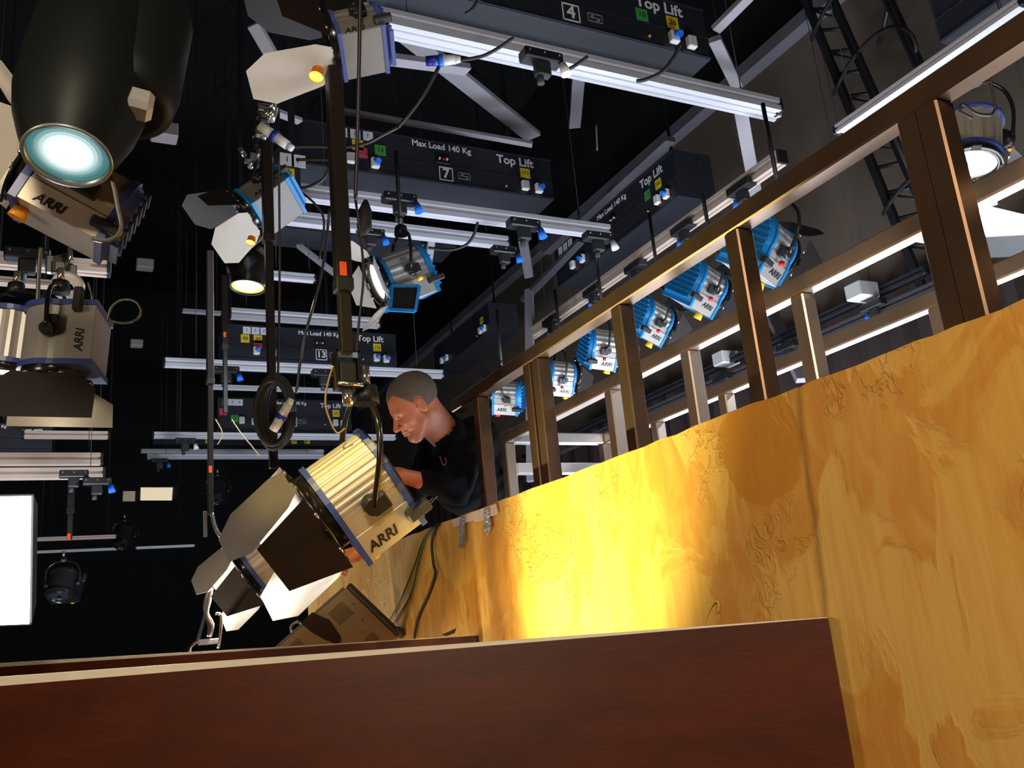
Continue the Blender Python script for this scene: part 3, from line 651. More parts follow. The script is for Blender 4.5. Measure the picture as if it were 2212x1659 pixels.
def bary(p0, p1, x, label, **k):
    a = HX(*p0, x); b = HX(*p1, x); z = (a.z + b.z) / 2; a.z = b.z = z; return bar(a, b, label, **k)
barx((775, 42), (1688, 232), 5.0, 'top aluminium double bar, front one, under the number 4 hoist', h=.10)
barx((820, 66), (1688, 246), 5.5, 'top aluminium bar, rear one, under the number 4 hoist', h=.07, cap=False)
barx((625, 420), (1322, 512), 7.0, 'bright aluminium bar, upper one, under the number 7 hoist', h=.12)
barx((620, 478), (1100, 532), 7.8, 'bright aluminium bar, lower one, under the number 7 hoist', h=.11)
barx((357, 790), (958, 814), 9.4, 'long aluminium bar under the number 13 hoist, behind the man', h=.09)
barx((500, 690), (820, 702), 10.3, 'aluminium bar on top of the number 13 hoist', h=.12)
barx((333, 946), (855, 948), 10.8, 'long aluminium bar below the 55 hoist', h=.07)
barx((460, 836), (770, 850), 11.5, 'thin aluminium bar above the 55 hoist', h=.05)
barx((305, 976), (700, 978), 13.5, 'far thin bar, upper of the two below the 105 tag', h=.05)
barx((318, 989), (700, 991), 13.0, 'far thin bar, lower of the two below the 105 tag', h=.07)
barx((590, 600), (680, 604), 9.0, 'short bright bar piece left of the shining centre lamp', h=.07)
barx((395, 672), (478, 678), 12.0, 'far dim bar piece left of the thin poles', h=.04)
barx((-60, 574), (232, 580), 5.2, 'thick warm lit bar behind the tan upper left lamp', h=.08, m=RAILW)
barx((-60, 610), (110, 612), 6.8, 'dim warm bar behind the left edge lamps', h=.05, m=RAILW)
barx((52, 944), (233, 946), 9.0, 'warm bar above the Lift lettering at the left', h=.07, m=RAILW)
barx((-60, 1002), (217, 1003), 7.4, 'thick warm bar at the left, upper of two', h=.10, m=RAILW)
barx((-60, 1034), (222, 1032), 7.2, 'thick warm bar at the left, lower of two', h=.09, m=RAILW)
barx((70, 1167), (250, 1163), 11.0, 'dim bar beside the large glowing soft panel, upper', h=.04, m=RAILW)
barx((70, 1191), (420, 1184), 12.5, 'far thin pipe bar beside the large glowing soft panel, lower', h=.03)
bary((1140, 742), (1678, 340), 4.7, 'brown reflecting bar along the side wall above the blue backed lamps', h=.11, m=RAILW)
bary((1806, 290), (2200, 10), 4.0, 'aluminium bar just above the steel rail at the upper right', h=.05)
bary((1180, 975), (1990, 575), 5.6, 'dim bar along the dark drape, upper of two', h=.06, m=HOUS)
bary((1170, 1000), (2030, 612), 5.6, 'dim bar along the dark drape, lower of two', h=.07, m=mat('beam_grey', (.06, .057, .07), .6, var=.1))
bary((2110, 545), (2300, 480), 4.4, 'pale blurred bar below the upper right glowing leaf', h=.10)

def trolley(loc, label, cone=BLUP, s=1.0, rz=0):
    o = empty('trolley', Matrix.Translation(loc) @ Matrix.Rotation(rz, 4, 'Z') @ Matrix.Scale(s, 4), label, 'trolley', 'black trolleys on the lighting bars')
    MB().box((0, 0, -.02), (.26, .10, .07), bev=.008).build('carriage', BLACK, o)
    mb = MB(); mb.box((0, 0, -.10), (.10, .06, .10), bev=.01); mb.cyl((-.02, 0, -.12), (-.02, 0, -.2), .022); mb.build('clamp', RUB, o)
    MB().cyl((.12, -.04, -.06), (.135, -.05, -.135), .022, .034).build('plug', cone, o)
    for k in (-.1, 0, .1): MB().cyl((k, -.05, -.01), (k, -.056, -.01), .008, seg=6).build('bolt', CHROME, o)
    return o
TR = [(862, 425, 6.8, 1.0, BLUP, 'left of the two under the number 7 upper bar'), (1130, 480, 6.9, 1, BLUP, 'under the number 7 upper bar right of centre'), (1290, 508, 6.9, .9, WHIP, 'at the right end of the number 7 upper bar, white plug'),
      (1088, 538, 7.7, .9, BLUP, 'at the right end of the number 7 lower bar'), (1168, 120, 4.9, .9, WHIP, 'under the top double bar with a white lit plug'), (800, 500, 7.7, .9, BLUP, 'on the number 7 lower bar behind the thick pole'),
      (700, 803, 9.3, 1, BLUP, 'on the bar under the number 13 hoist, right one'), (488, 796, 9.3, 1, BLUP, 'on the bar under the number 13 hoist, left one'), (400, 950, 10.7, .9, WHIP, 'on the long bar below the 55 hoist'), (345, 993, 12.8, .9, BLUP, 'on the far bar at the dark centre left'),
      (160, 1020, 7.1, .8, BLUP, 'on the thick warm left bar, left one'), (210, 1036, 7.1, .8, BLUP, 'on the thick warm left bar, right one'), (60, 545, 5.1, .9, BLUP, 'on the thick warm bar behind the tan lamp')]
for x, y, t, s, cm, wd in TR: trolley(P(x, y, t), 'black trolley ' + wd, cm, s)
for x, y, wd in ((1600, 400, 'nearest of five on the brown side bar'), (1475, 488, 'second of five on the brown side bar'), (1372, 572, 'third of five on the brown side bar'), (1280, 625, 'fourth of five on the brown side bar'), (1190, 690, 'farthest of five on the brown side bar')):
    trolley(HX(x, y, 4.7), 'black trolley ' + wd, BLUP, 1.0, math.pi / 2)
for x, y, wd in ((1885, 655, 'nearest of three on the dim drape bars'), (1700, 745, 'middle of three on the dim drape bars'), (1560, 815, 'farthest of three on the dim drape bars')):
    trolley(HX(x, y, 5.55), 'small dark trolley ' + wd, BLUP, .8, math.pi / 2)

# grid steel: flat straps and beams overhead
def strap(p0, t0, p1, t1, w_, label, m=STEEL, d=None, name='steel_strap'):
    a, b = P(*p0, t0), P(*p1, t1); mb = MB(); mb.beam(a, b, w_, d or w_ * .5, (0, 0, 1), .003)
    c = (a + b) / 2; mb.v = [tuple(Vector(v) - c) for v in mb.v]; o = mb.build(name, m); o.location = c; return tag(o, label, 'steel beam', 'grey grid beams')
strap((870, 70), 7.4, (1152, 295), 9.0, .17, 'wide grey diagonal brace between the number 4 and number 7 hoists', d=.05)
strap((1250, 160), 8.5, (1241, 272), 9.5, .12, 'short upright grey brace right of the wide diagonal one')
strap((730, 238), 8.2, (1150, 312), 8.2, .07, 'thin grey beam lying above the number 7 hoist')
strap((1543, 84), 6.5, (1592, 185), 7.2, .09, 'grey brace below the right end of the number 4 hoist')
strap((1600, 238), 7.4, (1642, 470), 8.6, .11, 'grey brace crossing the concrete wall behind the blue lamps')
strap((1648, 640), 8.6, (1735, 822), 7.8, .12, 'pale grey brace slanting down behind the steel frame')
strap((1130, 520), 10.5, (1144, 600), 10.5, .11, 'short grey upright above the long brace behind the frame')
strap((1143, 625), 10.5, (1148, 1040), 9.5, .10, 'long pale grey upright behind the left end of the frame')
strap((932, 520), 9.6, (918, 620), 9.8, .08, 'short pale upright right of the shining centre lamp')
strap((600, 495), 9.5, (722, 590), 9.5, .09, 'grey diagonal brace left of the shining centre lamp')
strap((548, 52), 4.6, (590, 125), 4.7, .07, 'grey brace behind the top centre lamp doors')
strap((672, 160), 7.0, (588, 222), 7.2, .06, 'dim diagonal brace left of the thick pole')
strap((590, 240), 7.0, (648, 262), 7.2, .07, 'short grey bar left of the number 7 hoist')
strap((820, 125), 5.8, (1010, 150), 6.2, .09, 'pale lilac bar piece behind the blue and white connector')
strap((1180, 545), 9.8, (1448, 300), 7.6, .10, 'dark grey beam above the side wall hoist', m=mat('beam_grey', (.06, .057, .07), .6, var=.1))
strap((1130, 650), 10.6, (1255, 520), 10.0, .10, 'dim beam below the number 7 lighting bars at the right', m=MATS['beam_grey'])
strap((1545, 65), 6.2, (1620, -10), 6.0, .08, 'brownish beam at the top right of the number 4 hoist')

# caged wall ladder
def ladder():
    x = XR - .45; A0, A1_ = HX(1752, 30, x), HX(1992, 622, x); B0, B1_ = HX(1810, 26, x), HX(2062, 600, x)
    A0 = A0 + (A0 - A1_) * .15; B0 = B0 + (B0 - B1_) * .15
    o = empty('caged_ladder', A1_, 'dark caged steel ladder on the concrete wall at the upper right', 'ladder'); c = o.location
    for a, b in ((A0, A1_), (B0, B1_)): MB().beam(a - c, b - c, .07, .05, (1, 0, 0), .004).build('stile', BLACK, o)
    n = 13
    for k in range(n):
        t = (k + .5) / n; a, b = A0.lerp(A1_, t), B0.lerp(B1_, t)
        MB().cyl(a - c, b - c, .018, seg=8).build('rung', BLACK, o)
        if k % 2: MB().cyl(a - c, B0.lerp(B1_, t + .04) - c, .012, seg=6).build('diagonal_brace', BLACK, o)
    u = Vector((-.45, -.9, .25)).normalized(); w_ = (B0 - A0).normalized()
    def hp(t, q): m = A0.lerp(A1_, t).lerp(B0.lerp(B1_, t), .75); return m + w_ * (-.42 * math.cos(q)) + u * (.75 * math.sin(q)) - c
    for k in range(5): MB().tube([hp(.04 + k * .2, math.pi * j / 14) for j in range(15)], .02, 6).build('cage_hoop', BLACK, o)
    for q in (.7, 1.57, 2.4): MB().tube([hp(t, q) for t in (.04, .24, .44, .64, .84)], .022, 6).build('cage_strip', BLACK, o)
ladder()

# telescopic hanging poles
def pole(px, pyb, t, ztop_, w_, label, pytop=None, red=None, collar=None):
    b = P(px, pyb, t); o = empty('hanging_pole', b, label, 'hanging pole', 'telescopic hanging poles'); hi = (P(px, pytop, t).z - b.z) if pytop is not None else ztop_ - b.z
    zc = (P(px, collar, t).z - b.z) if collar else .4 * hi
    MB().box((0, 0, zc / 2), (w_ * .74, w_ * .74, zc), bev=.003).build('inner_tube', BRONZB, o)
    MB().box((0, 0, (zc + hi) / 2), (w_, w_, hi - zc), bev=.004).build('outer_tube', BRONZB, o)
    MB().box((0, 0, zc), (w_ * 1.12, w_ * 1.12, w_ * .9), bev=.004).build('collar', BLACK, o)
    if red:
        z = P(px, red, t).z - b.z; MB().box((-w_ * .1, -w_ * .52, z), (w_ * .45, .003, w_ * .95), bev=.001).build('warning_sticker', mat('orange_sticker', (.9, .10, .01), .5, var=.1), o)
    return o, b
BRONZB = mat('dark_anodised_pole', (.020, .015, .012), .36, .2, var=.2, scale=3)
o, b = pole(748, 765, 2.62, 8, .047, 'thickest dark hanging pole from the top edge down to the largest lamp', red=566, collar=600)
pole(591, 1012, 3.7, 7, .045, 'second dark hanging pole left of the thickest one, ending behind the black barn doors', pytop=190, collar=450)
pole(455, 1112, 5.4, 7, .044, 'third thin hanging pole farther left ending in a steel bracket', pytop=470, collar=800, red=1010)
pole(487, 892, 6.4, 7, .042, 'fourth thin hanging pole between the second and third, orange sticker', pytop=560, collar=735, red=708)
pole(150, 1165, 9.2, 7, .07, 'far dim hanging pole above the dark lamp at the lower left', pytop=1020, collar=1100, red=1160)
# bracket and clutch under the thickest pole
def bracket():
    c = P(748, 800, 2.62); o = empty('pole_bracket', c, 'black slotted bracket and clutch joining the thickest pole to the largest lamp', 'bracket')
    mb = MB(); k = 2.62 / FPX; wv = 52 * k
    for s in (-1, 1): mb.box((s * wv * .46, 0, 0), (.006, .05, 82 * k), bev=.001)
    mb.box((0, 0, 38 * k), (wv, .05, .006)); mb.box((0, 0, -36 * k), (wv, .05, .02)); mb.build('bracket_frame', BLKG, o)
    MB().box((0, 0, -8 * k), (wv * .72, .045, 46 * k), bev=.004).build('clutch_block', BLACK, o)
    MB().cyl((-wv * .5, -.03, -36 * k), (wv * .55, -.03, -38 * k), .006).build('locking_pin', CHROME, o)
    MB().cyl((0, 0, -42 * k), (0, 0, -78 * k), .016).build('spigot', CHROME, o)
bracket()
def clamp2():
    c = P(452, 1345, 3.6); o = empty('lamp_clamp', c, 'bright steel clamp with a hook hanging at the lower left below the smaller lit lamp', 'clamp'); k = 3.6 / FPX
    q = lambda x, y: P(x, y, 3.6) - c
    MB().tube([q(455, 1270), q(448, 1300), q(446, 1325), q(456, 1350), q(452, 1375)], [.012, .016, .010, .014, .010], 8, sub=3).build('arm', CHROME, o)
    MB().tube([q(466, 1325), q(478, 1330), q(476, 1370), q(472, 1400)], .006, 8, sub=3).build('rod', CHROME, o)
    MB().box(q(452, 1386), (.085, .02, .022), bev=.004).build('cross_bar', STEEL, o)
    MB().tube([q(436, 1386), q(424, 1388), q(412, 1398), q(410, 1412)], .006, 8, sub=3).build('hook', CHROME, o)
    MB().beam(q(444, 1325), q(426, 1388), .012, .006, (0, 1, 0)).build('blue_strut', mat('steel_blue', (.10, .14, .25), .4, .4, var=.1), o)
clamp2()
def clamp3():
    c = P(448, 1135, 5.3); o = empty('pole_clamp', c, 'steel clamp at the lower end of the third thin pole', 'clamp'); q = lambda x, y: P(x, y, 5.3) - c
    MB().beam(q(443, 1105), q(444, 1160), .02, .012, (0, 1, 0)).build('plate', STEEL, o); MB().tube([q(458, 1108), q(462, 1130), q(470, 1150), q(478, 1160)], .012, 8, sub=3).build('arm', CHROME, o)
clamp3()

# cables and connectors overhead
def free(pts, t, r, m, label, name='cable', cat='cable'):
    tt = t if isinstance(t, (list, tuple)) else [t] * len(pts)
    return cable([P(x, y, a) for (x, y), a in zip(pts, tt)], r, m, label, cat, name=name)
DCAB = mat('dark_brown_cable', (.03, .018, .014), .4, var=.3)
free([(778, -20), (776, 120), (772, 300), (768, 430)], 2.75, .006, DCAB, 'dark cable hanging right of the thickest pole from the top edge')
free([(768, 432), (780, 520), (785, 600), (776, 690), (770, 760)], 2.8, .004, DCAB, 'thin dark cable running down to the bracket of the largest lamp')
free([(602, 330), (604, 520), (603, 700), (600, 830)], 3.9, .005, DCAB, 'dark cable beside the second pole')
free([(712, 450), (700, 560), (680, 650), (655, 740), (640, 850)], 4.3, .007, mat('shiny_black_cable', (.04, .04, .045), .15, coat=1), 'shiny cable slanting down left of the thickest pole')
free([(995, 130), (1040, 122), (1075, 105), (1100, 88), (1110, 82)], 4.6, .010, RUB, 'black cable from the blue and white connector up to the top bar')
free([(955, 130), (935, 170), (915, 205), (890, 240), (860, 275)], 4.7, .010, DCAB, 'dark cable hanging from the blue and white connector')
free([(860, 275), (830, 290), (790, 310), (740, 318), (680, 316), (630, 318)], 4.7, .009, DCAB, 'reddish dark cable sagging left across the number 7 hoist')
free([(640, 345), (700, 345), (712, 350), (700, 385), (660, 405), (625, 402)], 4.4, .008, DCAB, 'dark cable loop beside the yellow 39 tag')
free([(630, 400), (680, 440), (700, 480), (690, 560)], 4.5, .006, DCAB, 'thin cable arching below the yellow 39 tag')
free([(1470, 95), (1455, 125), (1430, 155), (1395, 172), (1375, 175)], 5.0, .011, RUB, 'black cable drooping over the top double bar at the right')
free([(1040, -10), (1020, 20), (1005, 30)], 4.8, .010, RUB, 'black cable crossing the top hoist underside')
free([(1270, 122), (1245, 140), (1225, 150), (1210, 148)], 5.0, .010, RUB, 'short black cable draped over the top bar near the trolley')
free([(1032, 480), (1022, 510), (1005, 530), (970, 540), (925, 535)], 6.9, .011, RUB, 'black cable loop under the number 7 lower bar')
free([(1290, 325), (1288, 270)], 8.5, .008, STEEL, 'thin steel wire hanging above the side wall hoist')
free([(2150, 120), (2140, 160), (2146, 210), (2152, 240)], 3.0, .004, DCAB, 'thin cable hanging above the upper right lamp')
free([(2100, 255), (2075, 240), (2080, 225), (2110, 245), (2140, 248), (2150, 235)], 3.1, .005, RUB, 'looped black cable beside the curved black yoke at the upper right')
free([(200, 515), (225, 520), (250, 512), (262, 490), (255, 450), (245, 400), (236, 370)], 1.66, .0045, mat('grey_shiny_cable', (.12, .11, .09), .22, coat=.6), 'grey shiny cable loop hanging beside the tan upper left lamp')
free([(232, 693), (240, 665), (262, 648), (290, 650), (304, 670), (295, 690), (268, 698), (240, 693)], 2.45, .0038, MATS['grey_shiny_cable'], 'grey cable loop at the connector of the far left hanging lamp')
free([(88, 535), (84, 590), (80, 672)], 2.6, .006, MATS['grey_shiny_cable'], 'pale vertical cable between the two far left lamps')
free([(190, 610), (198, 640), (205, 680)], 2.6, .003, MATS['grey_shiny_cable'], 'thin pale wire above the far left hanging lamp')
free([(720, 790), (708, 830), (703, 870), (712, 905), (728, 935), (745, 925)], 2.62, .003, mat('tan_safety_wire', (.45, .32, .14), .35, .3, var=.1), 'tan safety wire looping left of the largest lamp yoke', 'safety_wire', 'safety wire')
free([(465, 905), (480, 935), (470, 960)], 6.2, .004, MATS['tan_safety_wire'], 'thin tan wire under the fourth thin pole')
free([(500, 905), (520, 935), (545, 965), (560, 985)], 6.2, .004, MATS['tan_safety_wire'], 'thin tan wire running right from the fourth thin pole')
RIBC = mat('pale_thread', (.5, .45, .38), .5, var=.1)
for i, (a, b_) in enumerate((((945, 1072), (858, 1165)), ((935, 1076), (845, 1160)), ((925, 1080), (870, 1120)), ((905, 1095), (836, 1185)))):
    free([a, b_], 3.25, .0011, RIBC, 'thin pale thread stretched behind the largest lamp, ' + ('topmost', 'second', 'third', 'lowest')[i] + ' of four', 'thread', 'thread')
def connector(a, b, t, r, label, m1=NAVY, m2=WHIP):
    A, B = P(*a, t), P(*b, t); c = (A + B) / 2; o = empty('cable_connector', c, label, 'connector'); A -= c; B -= c
    MB().cyl(A, A.lerp(B, .45), r * .9, r).build('socket_body', m1, o); MB().cyl(A.lerp(B, .45), A.lerp(B, .85), r, r * .85).build('plug_body', m2, o)
    MB().cyl(A.lerp(B, .85), B, r * .8, r * .6).build('cable_gland', m2, o); MB().cyl(A.lerp(B, .38), A.lerp(B, .5), r * 1.2).build('collar', BLUP if m1 is NAVY else NAVY, o)
connector((920, 132), (995, 128), 4.6, .028, 'dark blue and white cable connector hanging under the top double bar')
connector((590, 930), (630, 862), 3.3, .018, 'white connector with a dark blue band on the coiled black cable', WHIP, WHIP)
connector((562, 272), (632, 322), 4.3, .026, 'white and blue connector left of the number 7 hoist', WHIP, WHIP)
# big coiled black cable bundle behind the white connector
mb = MB(); cc = P(595, 890, 3.45); ev = CV(1, 0, 0); uv = CV(0, 1, 0); nv = CV(0, 0, 1)
for k in range(9):
    rr = 60 * 3.45 / FPX; pts = [cc + ev * (math.cos(a) * rr * (.48 + .06 * (k % 3))) + uv * (math.sin(a) * rr * (1.15 + .05 * (k % 4))) + nv * (.012 * k - .05) for a in [2 * math.pi * j / 24 for j in range(25)]]
    mb.tube(pts, .011, 6)
tag(mb.build('cable_coil', RUB), 'coiled black cable bundle hanging from the second pole', 'cable coil')
mb = MB(); cc = P(788, 470, 3.3)
mb.lathe([(-.07, .008), (-.04, .028), (.03, .024), (.07, .008)], Matrix.Translation(cc) @ Vector((.1, 0, 1)).to_track_quat('X', 'Y').to_matrix().to_4x4(), 12)
tag(mb.build('cable_plug', RUB), 'black rubber plug on the dark cable right of the thickest pole', 'plug')
# clutter of clamps left of the number 7 hoist
r_ = random.Random(3)
def cluster(px, py, t, n, sx, sy, label):
    o = empty('clamp_cluster', P(px, py, t), label, 'clamp'); c = P(px, py, t)
    for i in range(n):
        q = P(px + r_.uniform(-sx, sx), py + r_.uniform(-sy, sy), t) - c
        (MB().cyl(q, q + Vector((r_.uniform(-.03, .03), 0, r_.uniform(.03, .08))), r_.uniform(.008, .02)) if i % 2 else MB().box(q, (r_.uniform(.02, .06), .03, r_.uniform(.02, .06)), bev=.004)).build('clamp_piece', CHROME if i % 3 else BLACK, o)
cluster(570, 245, 4.5, 14, 18, 40, 'bright steel clamp and hook cluster above the second pole')
cluster(548, 330, 4.6, 10, 22, 35, 'steel clamp cluster left of the second pole above the cyan edged lamp')
cluster(150, 585, 3.0, 10, 35, 14, 'steel and blue clamp cluster above the far left hanging lamps')
MB_ = MB(); MB_.lathe([(-.012, .05), (.012, .05), (.012, .022), (-.012, .022), (-.012, .05)], Matrix.Translation(P(146, 618, 2.9)) @ CV(.1, -.6, .8).to_track_quat('X', 'Z').to_matrix().to_4x4(), 24, ends=False)
tag(MB_.build('hanging_ring', WHIP), 'white round operating ring hanging between the left edge lamps', 'ring')

# small pale boxes on drape and ceiling
for (x, y, t, s, lb) in ((1862, 630, 7.0, .16, 'white box fitting on the dark drape, nearest pair member'), (1568, 775, 8.6, .16, 'white box fitting on the dark drape, farther one'), (2004, 505, 6.2, .12, 'bright white box partly hidden by the thick right stud'),
                         (355, 286, 7.5, .16, 'dim white cylinder lamp body in the dark upper left'), (313, 572, 11, .15, 'dim box in the dark left middle, upper'), (295, 742, 11, .11, 'dim box in the dark left middle, lower'), (421, 440, 9, .14, 'small striped grey box left of the cream barn door')):
    o = empty('wall_box', P(x, y, t), lb, 'box'); MB().box((0, 0, 0), (s * 1.3, s, s * .8), bev=.01).build('case', mat('pale_fitting', (.62, .62, .62), .5, var=.05) if x > 1500 else mat('shaded_fitting', (.20, .17, .17), .6, var=.1), o)  # left cases are white fittings with the gloom put into their colour
    MB().box((0, s * .6, 0), (s * .3, s * .4, s * .3), bev=.004).build('mount', BLACK, o)
# yellow 39 tag hoist behind the second pole
hoist_front((606, 402), (650, 408), 6.2, .34, .3, label='sliver of a dark hoist with a yellow 39 tag behind the second pole', text_=False, left=[('39', .35, .30, TAGY), ('I', .35, .62, TAGW), ('F', .92, .62, TAGW)])
# dim hanging lamps far at the lower left
for (x, y, t, lb) in ((135, 1262, 9, 'barely visible dark lamp hanging at the lower left, right of the glowing panel'), (268, 1160, 13, 'far dark lamp silhouette below the small tan softlight'), (470, 1062, 13, 'far dark lamp with a warm spot left of the black barn doors')):
    fixture(P(x, y, t), CV(.1, -.7, .6), CV(0, .7, .7), .13, .22, lb, BLACK, BLKG, None, None, ribs=0, logo=False, knob=ORANGE if t == 9 else None, group=None)

def beam_light(fx, power, color, ang=70, fwd=.3):
    M = fx.matrix_world; x = (M.to_3x3() @ Vector((1, 0, 0))).normalized(); p = M.translation + x * fwd
    lamp('SPOT', p, p + x, power, color, .06, ang, .6)
beam_light(BR, 260, COOL, 120, .30); beam_light(tmp, 150, COOL, 120, .22); beam_light(MAIN, 30, (1, .93, .8), 90, .16); beam_light(FL3, 10, (1, .88, .66), 110, .12); beam_light(FL5, 10, (1, .88, .66), 100, .12); beam_light(SEC, 20, (1, .93, .8), 90, .14)
Mi_ = BR.matrix_world.inverted(); cf = [Mi_ @ P(*q) for q in ((846, 618, 5.8), (905, 618, 5.8), (896, 672, 5.75), (842, 669, 5.75))]
mb = MB()
for k in range(4): mb.beam(cf[k], cf[(k + 1) % 4], .02, .03, (0, 1, 0))
fo = mb.build('filter_frame', CYAN, BR); mb = MB(); nn = (cf[1] - cf[0]).cross(cf[3] - cf[0]).normalized() * .003
mb.add([p + nn for p in cf] + [p - nn for p in cf], [(0, 1, 2, 3), (7, 6, 5, 4), (0, 4, 5, 1), (1, 5, 6, 2), (2, 6, 7, 3), (3, 7, 4, 0)]); mb.build('filter_sheet', BLACK, fo)

# ================================================================== power unit leaning in the gap
def amp():
    t = 3.85; TLc, TRc, BRc, BLc = P(566, 1428, 3.62), P(748, 1268, 3.95), P(838, 1392, 3.85), P(656, 1552, 3.52)
    X = (TRc - TLc).normalized(); Yd = (BRc - TRc); Yd = (Yd - X * Yd.dot(X)).normalized(); N_ = X.cross(Yd)
    if N_.dot(Vector(EYE) - TLc) < 0: N_ = -N_
    Wd = (TRc - TLc).length; Hh = (BRc - TRc).length; D = .085
    M = Matrix((X, Yd, N_)).transposed().to_4x4(); M.translation = TLc; o = empty('power_unit', M, 'tan metal ballast unit with vent slots leaning behind the brown panel', 'power unit')
    MB().box((Wd / 2, Hh / 2, -D / 2), (Wd, Hh, D), bev=.004).build('case', mat('tan_case', (.50, .36, .20), .4, .25, var=.06, scale=10), o)
    DK = mat('case_side', (.10, .075, .06), .4, .3, var=.1)
    MB().box((Wd + .012, Hh / 2, -D * .45), (.026, Hh * 1.0, D * 1.25), bev=.005).build('front_plate', DK, o)
    MB().box((Wd + .02, Hh * .98, .0), (.03, .05, .04), bev=.008).build('handle_foot', DK, o)
    MB().box((Wd * .5, -.006, -D / 2), (Wd * .98, .012, D * .8), bev=.003).build('top_plate', mat('case_top', (.40, .34, .30), .3, .5, var=.1), o)
    for (u0, v0, nu, nv) in ((.18, .10, 14, 9), (.70, .12, 14, 9), (.72, .72, 12, 5), (.2, .72, 12, 5)):
        mb = MB()
        for i in range(nu):
            for j in range(nv): mb.box((Wd * u0 + i * .0062, Hh * v0 + j * .0085, .0003), (.0028, .0055, .0012))
        mb.build('vent_slots', LETB, o)
    mb = MB()
    for (u, v) in ((.93, .25), (.88, .5), (.80, .62), (.55, .9)): mb.cyl((Wd * u, Hh * v, 0), (Wd * u, Hh * v, .002), .003, seg=8)
    mb.build('screw', BLACK, o)
    mb = MB(); mb.tube([(Wd * .38, -.006, -.03), (Wd * .40, -.035, -.03), (Wd * .47, -.035, -.03), (Wd * .49, -.006, -.03)], .006, 8, sub=3); mb.build('handle', CHROME, o)
    pts = [(Wd * .46, -.014), (Wd * .60, -.014), (Wd * .66, .06), (Wd * .62, .15), (Wd * .56, .17), (Wd * .50, .10), (Wd * .47, .04)]
    mb = MB(); mb.prism(pts, .002, .006, 2); mb.build('webbing_strap', mat('dark_webbing', (.035, .018, .012), .8, var=.3, scale=50), o)
amp()
# second panel: black gaffer offcut on top
mb = MB(); q = [P(955, 1371, 3.32), P(986, 1357, 3.32), P(982, 1368, 3.3), P(965, 1374, 3.3)]
mb.add(q + [p + Vector((0, .006, 0)) for p in q], [(0, 1, 2, 3), (7, 6, 5, 4), (0, 4, 5, 1), (1, 5, 6, 2), (2, 6, 7, 3), (3, 7, 4, 0)])
tag(mb.build('gaffer_tape', RUB), 'curled black tape offcut on the farther brown panel', 'tape')

# ================================================================== the man (implicit surface, meshed here)
def surfnet(fn, lo, hi, h, name):
    lo = np.array(lo, float); hi = np.array(hi, float); B = 8
    nb = np.ceil((hi - lo) / (h * B)).astype(int); n = nb * B + 1
    bx = [lo[i] + (np.arange(nb[i]) + .5) * h * B for i in range(3)]
    G = np.stack(np.meshgrid(*bx, indexing='ij'), -1).reshape(-1, 3); cv = fn(G).reshape(nb)
    big = np.repeat(np.repeat(np.repeat(cv, B, 0), B, 1), B, 2); val = np.full(n, 1.0, np.float32); val[:-1, :-1, :-1] = np.sign(big)
    val[-1] = 1; val[:, -1] = 1; val[:, :, -1] = 1
    act = np.argwhere(np.abs(cv) < h * B * 1.6 + .01)
    loc = np.stack(np.meshgrid(*[np.arange(B + 1)] * 3, indexing='ij'), -1).reshape(-1, 3)
    for s in range(0, len(act), 200):
        a = act[s:s + 200]; idx = (a[:, None, :] * B + loc[None]).reshape(-1, 3); v = fn(lo + idx * h)
        val[idx[:, 0], idx[:, 1], idx[:, 2]] = v
    ins = val < 0; c = ins[:-1, :-1, :-1].astype(np.int8)
    cnt = np.zeros(np.array(n) - 1, np.int8)
    for dx in (0, 1):
        for dy in (0, 1):
            for dz in (0, 1): cnt += ins[dx:n[0] - 1 + dx, dy:n[1] - 1 + dy, dz:n[2] - 1 + dz]
    cells = np.argwhere((cnt > 0) & (cnt < 8)); vid = -np.ones(np.array(n) - 1, np.int64); vid[tuple(cells.T)] = np.arange(len(cells))
    acc = np.zeros((len(cells), 3)); k = np.zeros(len(cells)); cor = [(x, y, z) for x in (0, 1) for y in (0, 1) for z in (0, 1)]
    for i in cor:
        for ax in range(3):
            if i[ax]: continue
            j = list(i); j[ax] = 1; va = val[tuple((cells + i).T)]; vb = val[tuple((cells + j).T)]
            m = (va < 0) != (vb < 0); t = np.where(m, va / (va - vb + 1e-12), 0); p = cells + np.array(i) + np.zeros((len(cells), 3)); p[:, ax] += t
            acc += p * m[:, None]; k += m
    V = lo + acc / np.maximum(k, 1)[:, None] * h; F = []
    for ax in range(3):
        o1, o2 = [(1, 2), (2, 0), (0, 1)][ax]; sl = [slice(None)] * 3; sh = [slice(None)] * 3; sl[ax] = slice(0, -1); sh[ax] = slice(1, None)
        e = ins[tuple(sl)] != ins[tuple(sh)]; E = np.argwhere(e); E = E[(E[:, o1] > 0) & (E[:, o2] > 0) & (E[:, o1] < n[o1] - 1) & (E[:, o2] < n[o2] - 1)]
        fl = ins[tuple(E.T)]
        def cid(d1, d2): q = E.copy(); q[:, o1] -= d1; q[:, o2] -= d2; return vid[tuple(q.T)]
        a, b, c_, d = cid(0, 0), cid(1, 0), cid(1, 1), cid(0, 1); Q = np.stack([a, b, c_, d], 1); Q[~fl] = Q[~fl][:, ::-1]; F.append(Q[(Q >= 0).all(1)])
    F = np.concatenate(F); me = bpy.data.meshes.new(name); me.from_pydata(V.tolist(), [], F.tolist()); me.polygons.foreach_set('use_smooth', [True] * len(F)); me.update(); return me
def smin(a, b, k): h = np.clip(.5 + .5 * (b - a) / k, 0, 1); return b * (1 - h) + a * h - k * h * (1 - h)
